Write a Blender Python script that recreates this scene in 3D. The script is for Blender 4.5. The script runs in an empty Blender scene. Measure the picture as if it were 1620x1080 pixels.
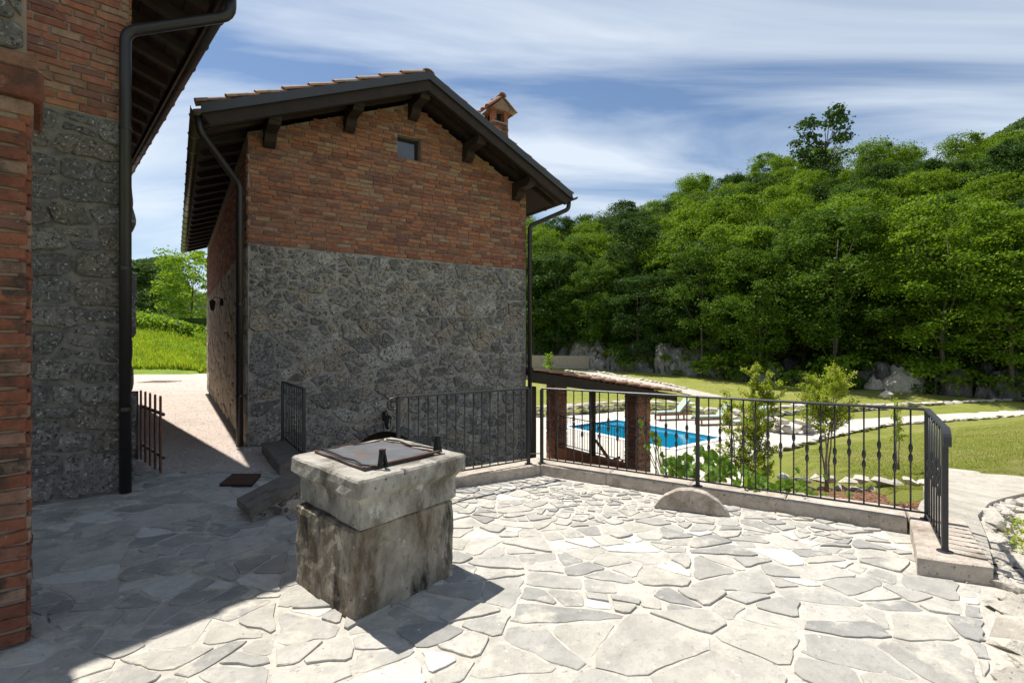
import bpy, bmesh, math, random
import numpy as np
from mathutils import Vector, Matrix, noise
R = math.radians
rng = random.Random(7)
nr = np.random.RandomState(7)
S = bpy.context.scene
COL = S.collection

# ------------------------------------------------------------------ camera, sky, sun, exposure
cam_d = bpy.data.cameras.new('camera'); cam = bpy.data.objects.new('camera', cam_d); COL.objects.link(cam)
cam.location = (0, 0, 1.6); cam.rotation_euler = (R(90), 0, 0)
cam_d.sensor_width = 36; cam_d.lens = 18; cam_d.shift_y = 3/1620
cam_d.clip_start = .05; cam_d.clip_end = 4000
S.camera = cam
SUN = Vector((-.34, .275, 1)).normalized()
w = bpy.data.worlds.new('World'); S.world = w; w.use_nodes = True
nt = w.node_tree; nt.nodes.clear()
def N(t, **k):
    n = nt.nodes.new(t)
    for a, b in k.items(): setattr(n, a, b)
    return n
sky = N('ShaderNodeTexSky', sky_type='NISHITA', sun_disc=False)
sky.sun_elevation = math.asin(SUN.z); sky.sun_rotation = math.atan2(SUN.x, SUN.y)
sky.air_density = 1.0; sky.dust_density = .2; sky.ozone_density = 2.2
tc = N('ShaderNodeTexCoord'); sp = N('ShaderNodeSeparateXYZ'); nt.links.new(tc.outputs['Generated'], sp.inputs[0])
zc = N('ShaderNodeMath', operation='MAXIMUM'); nt.links.new(sp.outputs[2], zc.inputs[0]); zc.inputs[1].default_value = 0
za = N('ShaderNodeMath', operation='ADD'); nt.links.new(zc.outputs[0], za.inputs[0]); za.inputs[1].default_value = .16
dv = N('ShaderNodeVectorMath', operation='DIVIDE'); nt.links.new(tc.outputs['Generated'], dv.inputs[0])
cb = N('ShaderNodeCombineXYZ')
for i in range(3): nt.links.new(za.outputs[0], cb.inputs[i])
nt.links.new(cb.outputs[0], dv.inputs[1])
mp = N('ShaderNodeMapping'); nt.links.new(dv.outputs[0], mp.inputs[0])
mp.inputs['Rotation'].default_value = (0, 0, R(24)); mp.inputs['Scale'].default_value = (.40, 1.5, 0)
mp.inputs['Location'].default_value = (.45, .1, 0)
n1 = N('ShaderNodeTexNoise'); nt.links.new(mp.outputs[0], n1.inputs['Vector'])
n1.inputs['Scale'].default_value = 1.15; n1.inputs['Detail'].default_value = 8; n1.inputs['Roughness'].default_value = .55; n1.inputs['Distortion'].default_value = .8
n2 = N('ShaderNodeTexNoise'); nt.links.new(mp.outputs[0], n2.inputs['Vector'])
n2.inputs['Scale'].default_value = .5; n2.inputs['Detail'].default_value = 3
ad = N('ShaderNodeMath', operation='MULTIPLY_ADD'); nt.links.new(n2.outputs[0], ad.inputs[0]); ad.inputs[1].default_value = .8; nt.links.new(n1.outputs[0], ad.inputs[2])
cr = N('ShaderNodeMapRange'); nt.links.new(ad.outputs[0], cr.inputs[0])
cr.inputs['From Min'].default_value = .76; cr.inputs['From Max'].default_value = 1.05
cr.inputs['To Min'].default_value = .0; cr.inputs['To Max'].default_value = .80
mx = N('ShaderNodeMixRGB'); nt.links.new(cr.outputs[0], mx.inputs[0]); nt.links.new(sky.outputs[0], mx.inputs[1])
mx.inputs[2].default_value = (7.6, 8.3, 9.0, 1)
bg = N('ShaderNodeBackground'); nt.links.new(mx.outputs[0], bg.inputs[0]); bg.inputs[1].default_value = .078
ow = N('ShaderNodeOutputWorld'); nt.links.new(bg.outputs[0], ow.inputs[0])
sd = bpy.data.lights.new('sun', 'SUN'); so = bpy.data.objects.new('sun', sd); COL.objects.link(so)
sd.energy = 5.0; sd.angle = R(.55); sd.color = (1, .955, .88)
so.rotation_euler = SUN.to_track_quat('Z', 'Y').to_euler(); so.location = (-8, 6, 20)
vs = S.view_settings; vs.view_transform = 'Standard'; vs.look = 'None'; vs.exposure = .62; vs.gamma = 1; vs.use_curve_mapping = False
S.cycles.max_bounces = 8; S.cycles.transparent_max_bounces = 6

# ------------------------------------------------------------------ materials
MATS = {}
def material(name, cols, nscale=6., namt=.35, bump=.3, bscale=30., rough=.85, spots=None, coord='pos', transl=0., metal=0., spec=.3, big=None, bdist=.01, stretch=None, interp='LINEAR'):
    """cols: list of colours picked per piece (rnd attribute + object random); noise varies value; spots = (colour, scale, threshold)."""
    m = bpy.data.materials.new(name); m.use_nodes = True; t = m.node_tree; t.nodes.clear(); L = t.links.new
    def nd(ty, **k):
        n = t.nodes.new(ty)
        for a, b in k.items(): setattr(n, a, b)
        return n
    out = nd('ShaderNodeOutputMaterial'); b = nd('ShaderNodeBsdfPrincipled')
    b.inputs['Roughness'].default_value = rough; b.inputs['Metallic'].default_value = metal
    b.inputs['Specular IOR Level'].default_value = spec
    g = nd('ShaderNodeNewGeometry'); src = g.outputs['Position']
    if coord == 'obj': src = nd('ShaderNodeTexCoord').outputs['Object']
    if stretch:
        mpp = nd('ShaderNodeMapping'); mpp.inputs['Scale'].default_value = stretch; L(src, mpp.inputs[0]); src = mpp.outputs[0]
    if len(cols) > 1:
        at = nd('ShaderNodeAttribute', attribute_name='rnd'); oi = nd('ShaderNodeObjectInfo')
        a = nd('ShaderNodeMath', operation='ADD'); L(at.outputs['Fac'], a.inputs[0]); L(oi.outputs['Random'], a.inputs[1])
        f = nd('ShaderNodeMath', operation='FRACT'); L(a.outputs[0], f.inputs[0])
        rp = nd('ShaderNodeValToRGB'); L(f.outputs[0], rp.inputs[0]); rp.color_ramp.interpolation = interp
        el = rp.color_ramp.elements
        while len(el) < len(cols): el.new(.5)
        for i, c in enumerate(cols): el[i].position = i/len(cols) if interp == 'CONSTANT' else i/(len(cols)-1); el[i].color = (*c, 1)
        col = rp.outputs[0]
    else:
        rg = nd('ShaderNodeRGB'); rg.outputs[0].default_value = (*cols[0], 1); col = rg.outputs[0]
    nz = nd('ShaderNodeTexNoise'); L(src, nz.inputs['Vector']); nz.inputs['Scale'].default_value = nscale; nz.inputs['Detail'].default_value = 6; nz.inputs['Roughness'].default_value = .65
    mr = nd('ShaderNodeMapRange'); L(nz.outputs[0], mr.inputs[0]); mr.inputs['From Min'].default_value = .25; mr.inputs['From Max'].default_value = .75
    mr.inputs['To Min'].default_value = 1-namt; mr.inputs['To Max'].default_value = 1+namt
    mu = nd('ShaderNodeVectorMath', operation='SCALE'); L(col, mu.inputs[0]); L(mr.outputs[0], mu.inputs['Scale']); col = mu.outputs[0]
    for sp_ in (spots or []):
        c, sc, th, wd = sp_[:4]
        ns = nd('ShaderNodeTexNoise'); sv = g.outputs['Position']
        if len(sp_) > 4:
            m3 = nd('ShaderNodeMapping'); m3.inputs['Scale'].default_value = sp_[4]; L(sv, m3.inputs[0]); sv = m3.outputs[0]
        L(sv, ns.inputs['Vector']); ns.inputs['Scale'].default_value = sc; ns.inputs['Detail'].default_value = 7; ns.inputs['Roughness'].default_value = .7
        ms = nd('ShaderNodeMapRange'); L(ns.outputs[0], ms.inputs[0]); ms.inputs['From Min'].default_value = th; ms.inputs['From Max'].default_value = th+wd
        mm = nd('ShaderNodeMixRGB'); L(ms.outputs[0], mm.inputs[0]); L(col, mm.inputs[1]); mm.inputs[2].default_value = (*c, 1); col = mm.outputs[0]
    L(col, b.inputs['Base Color'])
    if bump:
        nb = nd('ShaderNodeTexNoise'); L(src, nb.inputs['Vector']); nb.inputs['Scale'].default_value = bscale; nb.inputs['Detail'].default_value = 8; nb.inputs['Roughness'].default_value = .7
        bm = nd('ShaderNodeBump'); bm.inputs['Strength'].default_value = bump; bm.inputs['Distance'].default_value = bdist; L(nb.outputs[0], bm.inputs['Height'])
        L(bm.outputs[0], b.inputs['Normal'])
    if transl:
        tr = nd('ShaderNodeBsdfTranslucent'); hs = nd('ShaderNodeMixRGB', blend_type='MULTIPLY'); hs.inputs[0].default_value = 1
        L(col, hs.inputs[1]); hs.inputs[2].default_value = (1.75, 1.6, .55, 1); L(hs.outputs[0], tr.inputs[0])
        mxs = nd('ShaderNodeMixShader'); mxs.inputs[0].default_value = transl; L(b.outputs[0], mxs.inputs[1]); L(tr.outputs[0], mxs.inputs[2]); L(mxs.outputs[0], out.inputs[0])
    else: L(b.outputs[0], out.inputs[0])
    MATS[name] = m; return m
BR = [(.27,.11,.07),(.30,.13,.08),(.20,.08,.055),(.25,.13,.09),(.19,.09,.07),(.33,.15,.09),(.28,.11,.07),(.30,.185,.12),(.24,.09,.055),(.18,.085,.065),(.33,.13,.07)]
material('brick_old', BR, 14, .3, .6, 70, .9, [((.33,.27,.22),9,.60,.10),((.09,.06,.05),5,.63,.12)], interp='CONSTANT', bdist=.012)
material('brick_red', [(.27,.10,.06),(.20,.075,.05),(.31,.115,.065),(.24,.085,.055),(.36,.25,.18),(.16,.065,.05)], 14, .4, 1., 50, .92, [((.40,.34,.29),6,.60,.06),((.07,.05,.04),4,.52,.12),((.10,.08,.06),28,.6,.06)], bdist=.02)
material('mortar_brown', [(.29,.22,.175)], 8, .25, .8, 60, .95, bdist=.01)
material('mortar_grey', [(.335,.305,.28)], 9, .35, .9, 30, .95, [((.19,.175,.16),5,.50,.12),((.46,.43,.39),14,.61,.08)], bdist=.03)
material('rubble', [(.30,.275,.255),(.21,.195,.185),(.35,.32,.29),(.24,.225,.225),(.30,.25,.21),(.43,.40,.37),(.225,.21,.20),(.33,.305,.28),(.175,.165,.16),(.37,.305,.25)], 16, .55, 1., 26, .94,
         [((.08,.073,.068),26,.52,.07),((.60,.56,.52),34,.575,.05),((.13,.12,.11),3,.54,.12),((.38,.24,.15),2.2,.66,.07)], bdist=.05, interp='CONSTANT')
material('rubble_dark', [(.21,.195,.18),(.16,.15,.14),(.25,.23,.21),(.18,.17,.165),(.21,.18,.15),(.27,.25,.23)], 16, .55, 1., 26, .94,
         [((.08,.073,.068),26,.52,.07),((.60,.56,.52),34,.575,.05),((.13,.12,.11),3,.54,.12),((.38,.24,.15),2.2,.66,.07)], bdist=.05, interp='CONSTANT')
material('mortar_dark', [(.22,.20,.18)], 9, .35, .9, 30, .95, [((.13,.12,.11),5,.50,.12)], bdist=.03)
material('sidewall', [(.40,.34,.27),(.34,.28,.22),(.44,.38,.30)], 9, .4, 1., 30, .92, [((.15,.12,.1),12,.58,.1)], bdist=.03)
material('flag', [(.38,.362,.32),(.32,.308,.278),(.42,.40,.358),(.35,.337,.305),(.395,.376,.328),(.275,.268,.25),(.365,.35,.318),(.53,.51,.47),(.335,.323,.295),(.44,.415,.37)], 5, .25, 1., 9, .88,
         [((.54,.50,.42),2.6,.53,.14),((.25,.243,.225),5,.59,.14),((.50,.34,.22),1.4,.66,.07),((.21,.205,.19),34,.61,.06),((.60,.58,.53),18,.63,.06)], bdist=.025, interp='CONSTANT')
material('joint', [(.48,.45,.395)], 7, .25, 1., 22, .95, [((.30,.28,.24),3.5,.54,.14),((.55,.53,.48),9,.58,.1),((.22,.21,.18),26,.60,.07)], bdist=.018)
material('kerb', [(.44,.38,.315),(.47,.41,.345),(.40,.345,.285)], 9, .3, 1., 30, .94, [((.21,.165,.12),3,.54,.16),((.54,.50,.44),12,.60,.1),((.15,.12,.095),34,.59,.06)], bdist=.02)
material('limestone', [(.52,.475,.40),(.45,.415,.36),(.58,.53,.45),(.40,.37,.325)], 6, .35, 1., 12, .94, [((.22,.20,.17),5,.57,.10),((.62,.56,.47),2,.60,.12),((.14,.13,.11),20,.60,.06)], bdist=.05)
material('rock_shade_tone', [(.24,.235,.22),(.16,.157,.15),(.30,.29,.27),(.13,.13,.125)], 2, .5, 1., 4, .95, [((.03,.035,.02),1.3,.52,.12,(1.6,1.6,.6)),((.52,.49,.44),2.2,.58,.06,(1.5,1.5,.5))], bdist=.3)  # darkened to paint tree shade into the rock; dark spots stand for crevice shade
material('wellstone', [(.30,.265,.215)], 7, .4, 1., 22, .94,
         [((.12,.09,.06),1.7,.47,.12,(1.3,1.3,.5)),((.48,.43,.36),3.4,.58,.05,(1,1,.8)),((.035,.030,.024),5,.52,.12,(1,1,.3)),((.12,.12,.045),2.2,.60,.1),((.035,.03,.025),24,.63,.06),((.5,.47,.42),20,.66,.04)], bdist=.02)
material('wellcap', [(.38,.355,.31)], 6, .35, 1., 26, .94,
         [((.13,.115,.095),2.4,.47,.14,(1,1,.55)),((.56,.53,.48),4,.60,.06),((.07,.06,.05),16,.60,.07),((.55,.53,.48),22,.65,.05)], bdist=.02)
material('coping_dark', [(.17,.15,.125)], 9, .3, .9, 40, .92, [((.08,.07,.055),3,.55,.15)], bdist=.02)
material('iron', [(.020,.021,.025)], 20, .2, .15, 80, .42, spec=.5)
material('iron_black', [(.012,.012,.013)], 20, .2, .3, 60, .6)
material('plate', [(.105,.11,.12)], 4, .3, .5, 50, .85, [((.17,.09,.055),3.5,.52,.14),((.22,.20,.175),9,.60,.1),((.26,.12,.06),12,.62,.07)], spec=.12)
material('rust', [(.09,.045,.03)], 10, .4, .5, 50, .8)
material('pipe', [(.018,.015,.015)], 8, .2, .1, 60, .42, spec=.5)
material('copper', [(.10,.085,.05)], 8, .3, .15, 50, .35, metal=.5, spec=.5)
material('darkwood', [(.026,.017,.014),(.033,.021,.017)], 5, .35, .5, 20, .7, coord='obj', bdist=.01)
material('flashing', [(.035,.033,.036)], 6, .15, .1, 40, .4, spec=.5)
material('gatewood', [(.19,.08,.045),(.23,.10,.055)], 9, .4, .5, 40, .75, bdist=.006)
material('teak', [(.22,.09,.045),(.26,.11,.055)], 8, .3, .3, 40, .6)
material('cushion', [(.22,.30,.25)], 8, .12, .3, 60, .9)
material('cushion_stripe', [(.62,.62,.55)], 8, .12, .3, 60, .9)
material('tile', [(.33,.17,.11),(.40,.25,.17),(.27,.14,.10),(.44,.33,.25)], 8, .4, .6, 40, .92, [((.13,.11,.09),4,.54,.12),((.5,.45,.38),7,.62,.08)])
material('glass', [(.02,.03,.05)], 2, .1, 0, 1, .03, spec=.9)
material('white_paint', [(.75,.75,.72)], 5, .1, .1, 20, .7)
material('gravel', [(.53,.445,.39)], 60, .35, 1., 90, .95, [((.64,.58,.52),45,.60,.1),((.30,.24,.21),80,.61,.06),((.43,.36,.31),.9,.50,.2)], bdist=.02)
material('pebble', [(.54,.48,.42),(.42,.37,.33),(.62,.58,.52),(.36,.31,.27)], 8, .2, 0, 1, .9)
material('deck', [(.48,.445,.39)], 3, .2, .7, 24, .9, [((.36,.33,.28),1.1,.52,.15),((.56,.53,.48),4,.6,.1)], bdist=.012)
material('paving_path', [(.43,.395,.335)], 2.2, .25, 1., 16, .92, [((.29,.26,.21),1.6,.54,.12),((.54,.51,.45),5,.58,.1),((.22,.20,.17),14,.60,.06)], bdist=.03)
material('lawn', [(.22,.245,.04)], 1.6, .25, 1., 70, .95, [((.31,.28,.09),.35,.46,.22),((.15,.19,.03),2.2,.52,.25),((.34,.30,.12),5,.62,.12)], bdist=.06)
material('lawnblade', [(.24,.29,.04),(.30,.31,.07),(.19,.25,.035),(.34,.32,.11)], 2, .2, 0, 1, .8, transl=.25)
material('meadow', [(.22,.32,.03)], .8, .35, 1., 12, .95, [((.30,.36,.05),.5,.52,.2),((.10,.17,.02),3,.58,.15)], bdist=.15)
material('meadowblade', [(.24,.36,.03),(.32,.42,.05),(.15,.25,.02),(.34,.38,.07)], 1, .3, 0, 1, .8, transl=.4)
material('forestfloor', [(.055,.060,.028)], .7, .5, 1., 4, .95, [((.035,.05,.015),1.2,.5,.2),((.20,.17,.14),1.5,.64,.06)], bdist=.3)
material('farhill', [(.08,.14,.035)], .12, .5, 1., .22, .95, [((.04,.08,.02),.35,.5,.2),((.13,.19,.05),.2,.6,.12)], bdist=2.5)
material('mulch', [(.22,.11,.065)], 18, .4, 1., 50, .95, [((.12,.06,.035),25,.58,.1),((.36,.24,.15),30,.62,.06)], bdist=.03)
material('chips', [(.26,.12,.07),(.18,.085,.05),(.36,.22,.13),(.12,.06,.035)], 10, .2, 0, 1, .9)
material('bark', [(.085,.07,.055),(.11,.095,.08)], 6, .4, .8, 15, .95, bdist=.03)
material('bark_light', [(.20,.17,.13)], 8, .3, .6, 40, .9)
def leaves(n, cols, tr=.42, sc=1.5, am=.35, ro=.62, sp=.22): material(n, cols, sc, am, 0, 1, ro, transl=tr, spec=sp)
leaves('leaf_a', [(.046,.096,.011),(.074,.136,.014),(.058,.112,.012)], .34, sp=.12)
leaves('leaf_b', [(.082,.155,.012),(.125,.205,.016),(.10,.175,.014)], .38, sp=.12)
leaves('leaf_c', [(.028,.064,.014),(.040,.082,.015)], .30, sp=.12)
leaves('leaf_bright', [(.16,.27,.02),(.21,.32,.03),(.12,.22,.02)])
leaves('leaf_shrub', [(.22,.33,.03),(.30,.40,.035),(.17,.26,.025),(.38,.30,.08)], .4, 6)
leaves('leaf_vine', [(.13,.25,.03),(.19,.31,.045),(.10,.20,.03)], .38, 22, .45)
leaves('leaf_far', [(.06,.105,.035),(.075,.125,.035)], .25, .2, .35, .9, .05)
m = bpy.data.materials.new('water'); m.use_nodes = True; t = m.node_tree; b = t.nodes['Principled BSDF']
b.inputs['Base Color'].default_value = (.004,.17,.30,1); b.inputs['Roughness'].default_value = .04; b.inputs['IOR'].default_value = 1.33
nz = t.nodes.new('ShaderNodeTexNoise'); nz.inputs['Scale'].default_value = 5; nz.inputs['Detail'].default_value = 4
bm_ = t.nodes.new('ShaderNodeBump'); bm_.inputs['Strength'].default_value = .25; bm_.inputs['Distance'].default_value = .02
ge = t.nodes.new('ShaderNodeNewGeometry'); t.links.new(ge.outputs['Position'], nz.inputs['Vector'])
t.links.new(nz.outputs[0], bm_.inputs['Height']); t.links.new(bm_.outputs[0], b.inputs['Normal']); MATS['water'] = m

# ------------------------------------------------------------------ helpers
def tag(o, label=None, cat=None, group=None, kind=None):
    if label: o['label'] = label
    if cat: o['category'] = cat
    if group: o['group'] = group
    if kind: o['kind'] = kind
    return o
def wloc(o):
    v = Vector((0,0,0))
    while o is not None: v = v + o.location; o = o.parent
    return v
def link(name, me, parent=None, M=None):
    """link mesh data; M is the world matrix (parents are never rotated when built)"""
    o = bpy.data.objects.new(name, me); COL.objects.link(o)
    M = M if M is not None else Matrix()
    if parent is not None:
        o.parent = parent; o.matrix_basis = Matrix.Translation(-wloc(parent)) @ M
    else: o.matrix_basis = M
    return o
def empty(name, loc, label, cat, group=None):
    o = bpy.data.objects.new(name, None); COL.objects.link(o); o.location = loc; o.empty_display_size = .2
    return tag(o, label, cat, group)
def mesh(name, vs, fs, mat, smooth=False, rnd=None):
    me = bpy.data.meshes.new(name); me.from_pydata([tuple(v) for v in vs], [], [tuple(f) for f in fs]); me.update()
    me.materials.append(MATS[mat])
    if smooth: me.polygons.foreach_set('use_smooth', [True]*len(me.polygons))
    if rnd is not None:
        a = me.attributes.new('rnd', 'FLOAT', 'POINT'); a.data.foreach_set('value', rnd)
    return me
class MB:
    def __init__(s): s.v = []; s.f = []; s.r = []
    def add(s, vs, fs, rnd=0.):
        o = len(s.v); s.v += [tuple(v) for v in vs]; s.f += [tuple(i+o for i in f) for f in fs]; s.r += [rnd]*len(vs)
    def box(s, c, size, rot=None, rnd=0., M=None):
        x, y, z = [q/2 for q in size]
        vs = [Vector(p) for p in ((-x,-y,-z),(x,-y,-z),(x,y,-z),(-x,y,-z),(-x,-y,z),(x,-y,z),(x,y,z),(-x,y,z))]
        Rm = rot if rot is not None else Matrix.Identity(3)
        s.add([Vector(c) + Rm @ v for v in vs], [(0,3,2,1),(4,5,6,7),(0,1,5,4),(1,2,6,5),(2,3,7,6),(3,0,4,7)], rnd)
    def beam(s, a, b, wd, ht, up=(0,0,1), rnd=0.):
        a = Vector(a); b = Vector(b); d = (b-a); l = d.length; d.normalize(); up = Vector(up)
        sx = d.cross(up).normalized(); u2 = sx.cross(d)
        s.box((a+b)/2, (l, wd, ht), Matrix((d, -sx, u2)).transposed() if False else Matrix((d, sx, u2)).transposed(), rnd)
    def tube(s, pts, rad, n=8, rnd=0., cap=True):
        pts = [Vector(p) for p in pts]; rad = rad if isinstance(rad, (list, tuple)) else [rad]*len(pts)
        base = len(s.v); vs = []; ref = None
        for i, p in enumerate(pts):
            d = (pts[min(i+1, len(pts)-1)] - pts[max(i-1, 0)]).normalized()
            if ref is None: ref = Vector((0,0,1)) if abs(d.z) < .9 else Vector((1,0,0))
            u = (ref - d*ref.dot(d)).normalized(); ref = u; v_ = d.cross(u)
            for k in range(n):
                a = 2*math.pi*k/n; vs.append(p + (u*math.cos(a) + v_*math.sin(a))*rad[i])
        fs = []
        for i in range(len(pts)-1):
            for k in range(n): fs.append((i*n+k, i*n+(k+1)%n, (i+1)*n+(k+1)%n, (i+1)*n+k))
        if cap: fs.append(tuple(range(n))[::-1]); fs.append(tuple((len(pts)-1)*n+k for k in range(n)))
        s.add(vs, fs, rnd)
    def lathe(s, prof, c=(0,0,0), n=8):
        vs = []; 
        for r, z in prof:
            for k in range(n): a = 2*math.pi*k/n; vs.append((c[0]+r*math.cos(a), c[1]+r*math.sin(a), c[2]+z))
        fs = [(i*n+k, i*n+(k+1)%n, (i+1)*n+(k+1)%n, (i+1)*n+k) for i in range(len(prof)-1) for k in range(n)]
        fs.append(tuple(range(n))[::-1]); fs.append(tuple((len(prof)-1)*n+k for k in range(n)))
        s.add(vs, fs)
    def prism(s, poly, z0, z1, rnd=0.):
        n = len(poly); a0 = z0 if callable(z0) else (lambda x, y: z0); a1 = z1 if callable(z1) else (lambda x, y: z1)
        vs = [(x, y, a0(x, y)) for x, y in poly] + [(x, y, a1(x, y)) for x, y in poly]
        s.add(vs, [tuple(range(n))[::-1], tuple(range(n, 2*n))] + [(i, (i+1)%n, n+(i+1)%n, n+i) for i in range(n)], rnd)
    def me(s, name, mat, smooth=False): return mesh(name, s.v, s.f, mat, smooth, s.r)
    def build(s, name, mat, parent=None, smooth=False, bevel=0, kind=None):
        # vertices are in world space; the object sits at the parent's origin
        off = wloc(parent) if parent is not None else Vector((0,0,0))
        if parent is None:
            a = np.array(s.v); off = Vector((float(a[:,0].mean()), float(a[:,1].mean()), float(a[:,2].min())))
        me = mesh(name, [Vector(v)-off for v in s.v], s.f, mat, smooth, s.r)
        o = bpy.data.objects.new(name, me); COL.objects.link(o)
        if parent is not None: o.parent = parent
        else: o.location = off
        if bevel:
            bm = bmesh.new(); bm.from_mesh(me); bmesh.ops.bevel(bm, geom=bm.edges[:], offset=bevel, segments=1, affect='EDGES', clamp_overlap=True); bm.to_mesh(me); bm.free()
        if kind: o['kind'] = kind
        return o
def fix_normals(o):
    bm = bmesh.new(); bm.from_mesh(o.data); bmesh.ops.recalc_face_normals(bm, faces=bm.faces[:]); bm.to_mesh(o.data); bm.free(); return o
def copy_tree(o, parent=None):
    c = o.copy(); COL.objects.link(c); c.parent = parent
    for ch in [x for x in KIDS.get(o.name, [])]: copy_tree(ch, c)
    return c
KIDS = {}
def index_kids():
    KIDS.clear()
    for o in bpy.data.objects:
        if o.parent is not None: KIDS.setdefault(o.parent.name, []).append(o)
def nz3(x, y, z=0): return noise.noise(Vector((x, y, z)))
def fbm(x, y, z=0, o=4):
    s_ = 0; a = 1
    for i in range(o): s_ += a*noise.noise(Vector((x, y, z))); x *= 2.1; y *= 2.1; z *= 2.1; a *= .5
    return s_
def sstep(a, b, x): t_ = max(0, min(1, (x-a)/(b-a))); return t_*t_*(3-2*t_)

# cells: power diagram of points of varying size
def clip_half(poly, n, c):
    out = []
    for i in range(len(poly)):
        a = poly[i]; b = poly[(i+1) % len(poly)]; da = a[0]*n[0]+a[1]*n[1]-c; db = b[0]*n[0]+b[1]*n[1]-c
        if da <= 0: out.append(a)
        if da*db < 0: t_ = da/(da-db); out.append((a[0]+(b[0]-a[0])*t_, a[1]+(b[1]-a[1])*t_))
    return out
def cells(x0, x1, y0, y1, rf, aniso=1., tries=40, seed=1, wmul=.5):
    r_ = random.Random(seed); pts = []
    X0, X1 = x0/aniso, x1/aniso
    fails = 0; rmin = 1e9
    while fails < 1500:
        x = r_.uniform(X0, X1); y = r_.uniform(y0, y1); rr = rf(x*aniso, y)*r_.choice((.6, .8, 1., 1., 1.25, 1.5))
        if all((x-p[0])**2+(y-p[1])**2 > ((rr+p[2])*.5)**2*3.2 for p in pts): pts.append((x, y, rr)); fails = 0
        else: fails += 1
    P = np.array(pts); res = []
    for i, (x, y, rr) in enumerate(pts):
        d = (P[:,0]-x)**2+(P[:,1]-y)**2; order = np.argsort(d)[1:28]
        poly = [(X0, y0), (X1, y0), (X1, y1), (X0, y1)]
        for j in order:
            nx, ny = P[j,0]-x, P[j,1]-y
            c = .5*(P[j,0]**2+P[j,1]**2-x*x-y*y + (rr**2-P[j,2]**2)*wmul)
            poly = clip_half(poly, (nx, ny), c)
            if len(poly) < 3: break
        if len(poly) >= 3: res.append([(px*aniso, py) for px, py in poly])
    return res
def shatter(x0, x1, y0, y1, tf, seed=1, ang=None, elong=1.0, jitang=28, rot=.5, var=.5):
    """recursively split a rectangle into angular slabs; tf(x,y) = target area; elong stretches pieces along x"""
    r_ = random.Random(seed); cx, cy = (x0+x1)/2, (y0+y1)/2; hx, hy = (x1-x0)/2, (y1-y0)/2
    if rot:
        c, s_ = math.cos(rot), math.sin(rot); D = hx+hy; start = [(cx+(a*c-b*s_)*D*1.1, cy+(a*s_+b*c)*D*1.1) for a, b in ((-1,-1),(1,-1),(1,1),(-1,1))]
    else: start = [(x0,y0),(x1,y0),(x1,y1),(x0,y1)]
    out = []; stack = [start]
    while stack:
        p = stack.pop(); A_, c = area_c(p)
        if abs(A_) < 1e-5: continue
        if c[0] < x0-.3 and max(q[0] for q in p) < x0 or c[0] > x1+.3 and min(q[0] for q in p) > x1 or c[1] < y0-.3 and max(q[1] for q in p) < y0 or c[1] > y1+.3 and min(q[1] for q in p) > y1: continue
        if abs(A_) < tf(c[0], c[1])*math.exp(r_.gauss(0, var)): out.append(p); continue
        sxx = sum(((q[0]-c[0])/elong)**2 for q in p); syy = sum((q[1]-c[1])**2 for q in p); sxy = sum((q[0]-c[0])/elong*(q[1]-c[1]) for q in p)
        th = .5*math.atan2(2*sxy, sxx-syy)+R(r_.gauss(0, jitang)); n = (math.cos(th)/elong, math.sin(th)); l = math.hypot(*n); n = (n[0]/l, n[1]/l)
        if r_.random() < .04: q = p[r_.randrange(len(p))]; mid = (q[0]*.35+c[0]*.65, q[1]*.35+c[1]*.65)
        else: mid = c
        k = n[0]*mid[0]+n[1]*mid[1]; a = clip_half(p, n, k); b = clip_half(p, (-n[0],-n[1]), -k)
        if len(a) > 2 and len(b) > 2: stack += [a, b]
        else: out.append(p)
    res = []
    for p in out:
        for n, k in (((1,0),x1),((-1,0),-x0),((0,1),y1),((0,-1),-y0)): p = clip_half(p, n, k) if len(p) > 2 else p
        if len(p) > 2: res.append(p)
    return res
def area_c(poly):
    A = cx = cy = 0
    for i in range(len(poly)):
        x0, y0 = poly[i]; x1, y1 = poly[(i+1) % len(poly)]; k = x0*y1-x1*y0; A += k; cx += (x0+x1)*k; cy += (y0+y1)*k
    A /= 2
    if abs(A) < 1e-9: return 0, poly[0]
    return A, (cx/(6*A), cy/(6*A))
def inset(poly, d):
    out = poly; A, c = area_c(poly)
    for i in range(len(poly)):
        a = poly[i]; b = poly[(i+1) % len(poly)]; ex, ey = b[0]-a[0], b[1]-a[1]; l = math.hypot(ex, ey)
        if l < 1e-5: continue
        n = (ey/l, -ex/l); out = clip_half(out, n, a[0]*n[0]+a[1]*n[1]-d*rng.uniform(.5, 1.6))
        if len(out) < 3: return None
    return out
def clean(poly, mn=.012):
    out = []
    for p in poly:
        if not out or math.dist(p, out[-1]) > mn: out.append(p)
    if len(out) > 2 and math.dist(out[0], out[-1]) < mn: out.pop()
    return out
def chaikin(poly, k=.22):
    out = []
    for i in range(len(poly)):
        a = poly[i]; b = poly[(i+1) % len(poly)]
        out.append((a[0]+(b[0]-a[0])*k, a[1]+(b[1]-a[1])*k)); out.append((a[0]+(b[0]-a[0])*(1-k), a[1]+(b[1]-a[1])*(1-k)))
    return out
def rough_poly(poly, joint, k=.2, jit=.006, step=.12):
    poly = inset(clean(poly), joint/2)
    if not poly: return None
    poly = clean(poly, .015)
    if len(poly) < 3: return None
    poly = chaikin(poly, k)
    out = []
    for i in range(len(poly)):
        a = poly[i]; b = poly[(i+1) % len(poly)]; l = math.dist(a, b); n = max(1, int(l/step))
        for q in range(n):
            t_ = q/n; j_ = jit if (q or n == 1) else jit*.6
            out.append((a[0]+(b[0]-a[0])*t_+rng.uniform(-j_, j_), a[1]+(b[1]-a[1])*t_+rng.uniform(-j_, j_)))
    return clean(out, .008)
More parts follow.
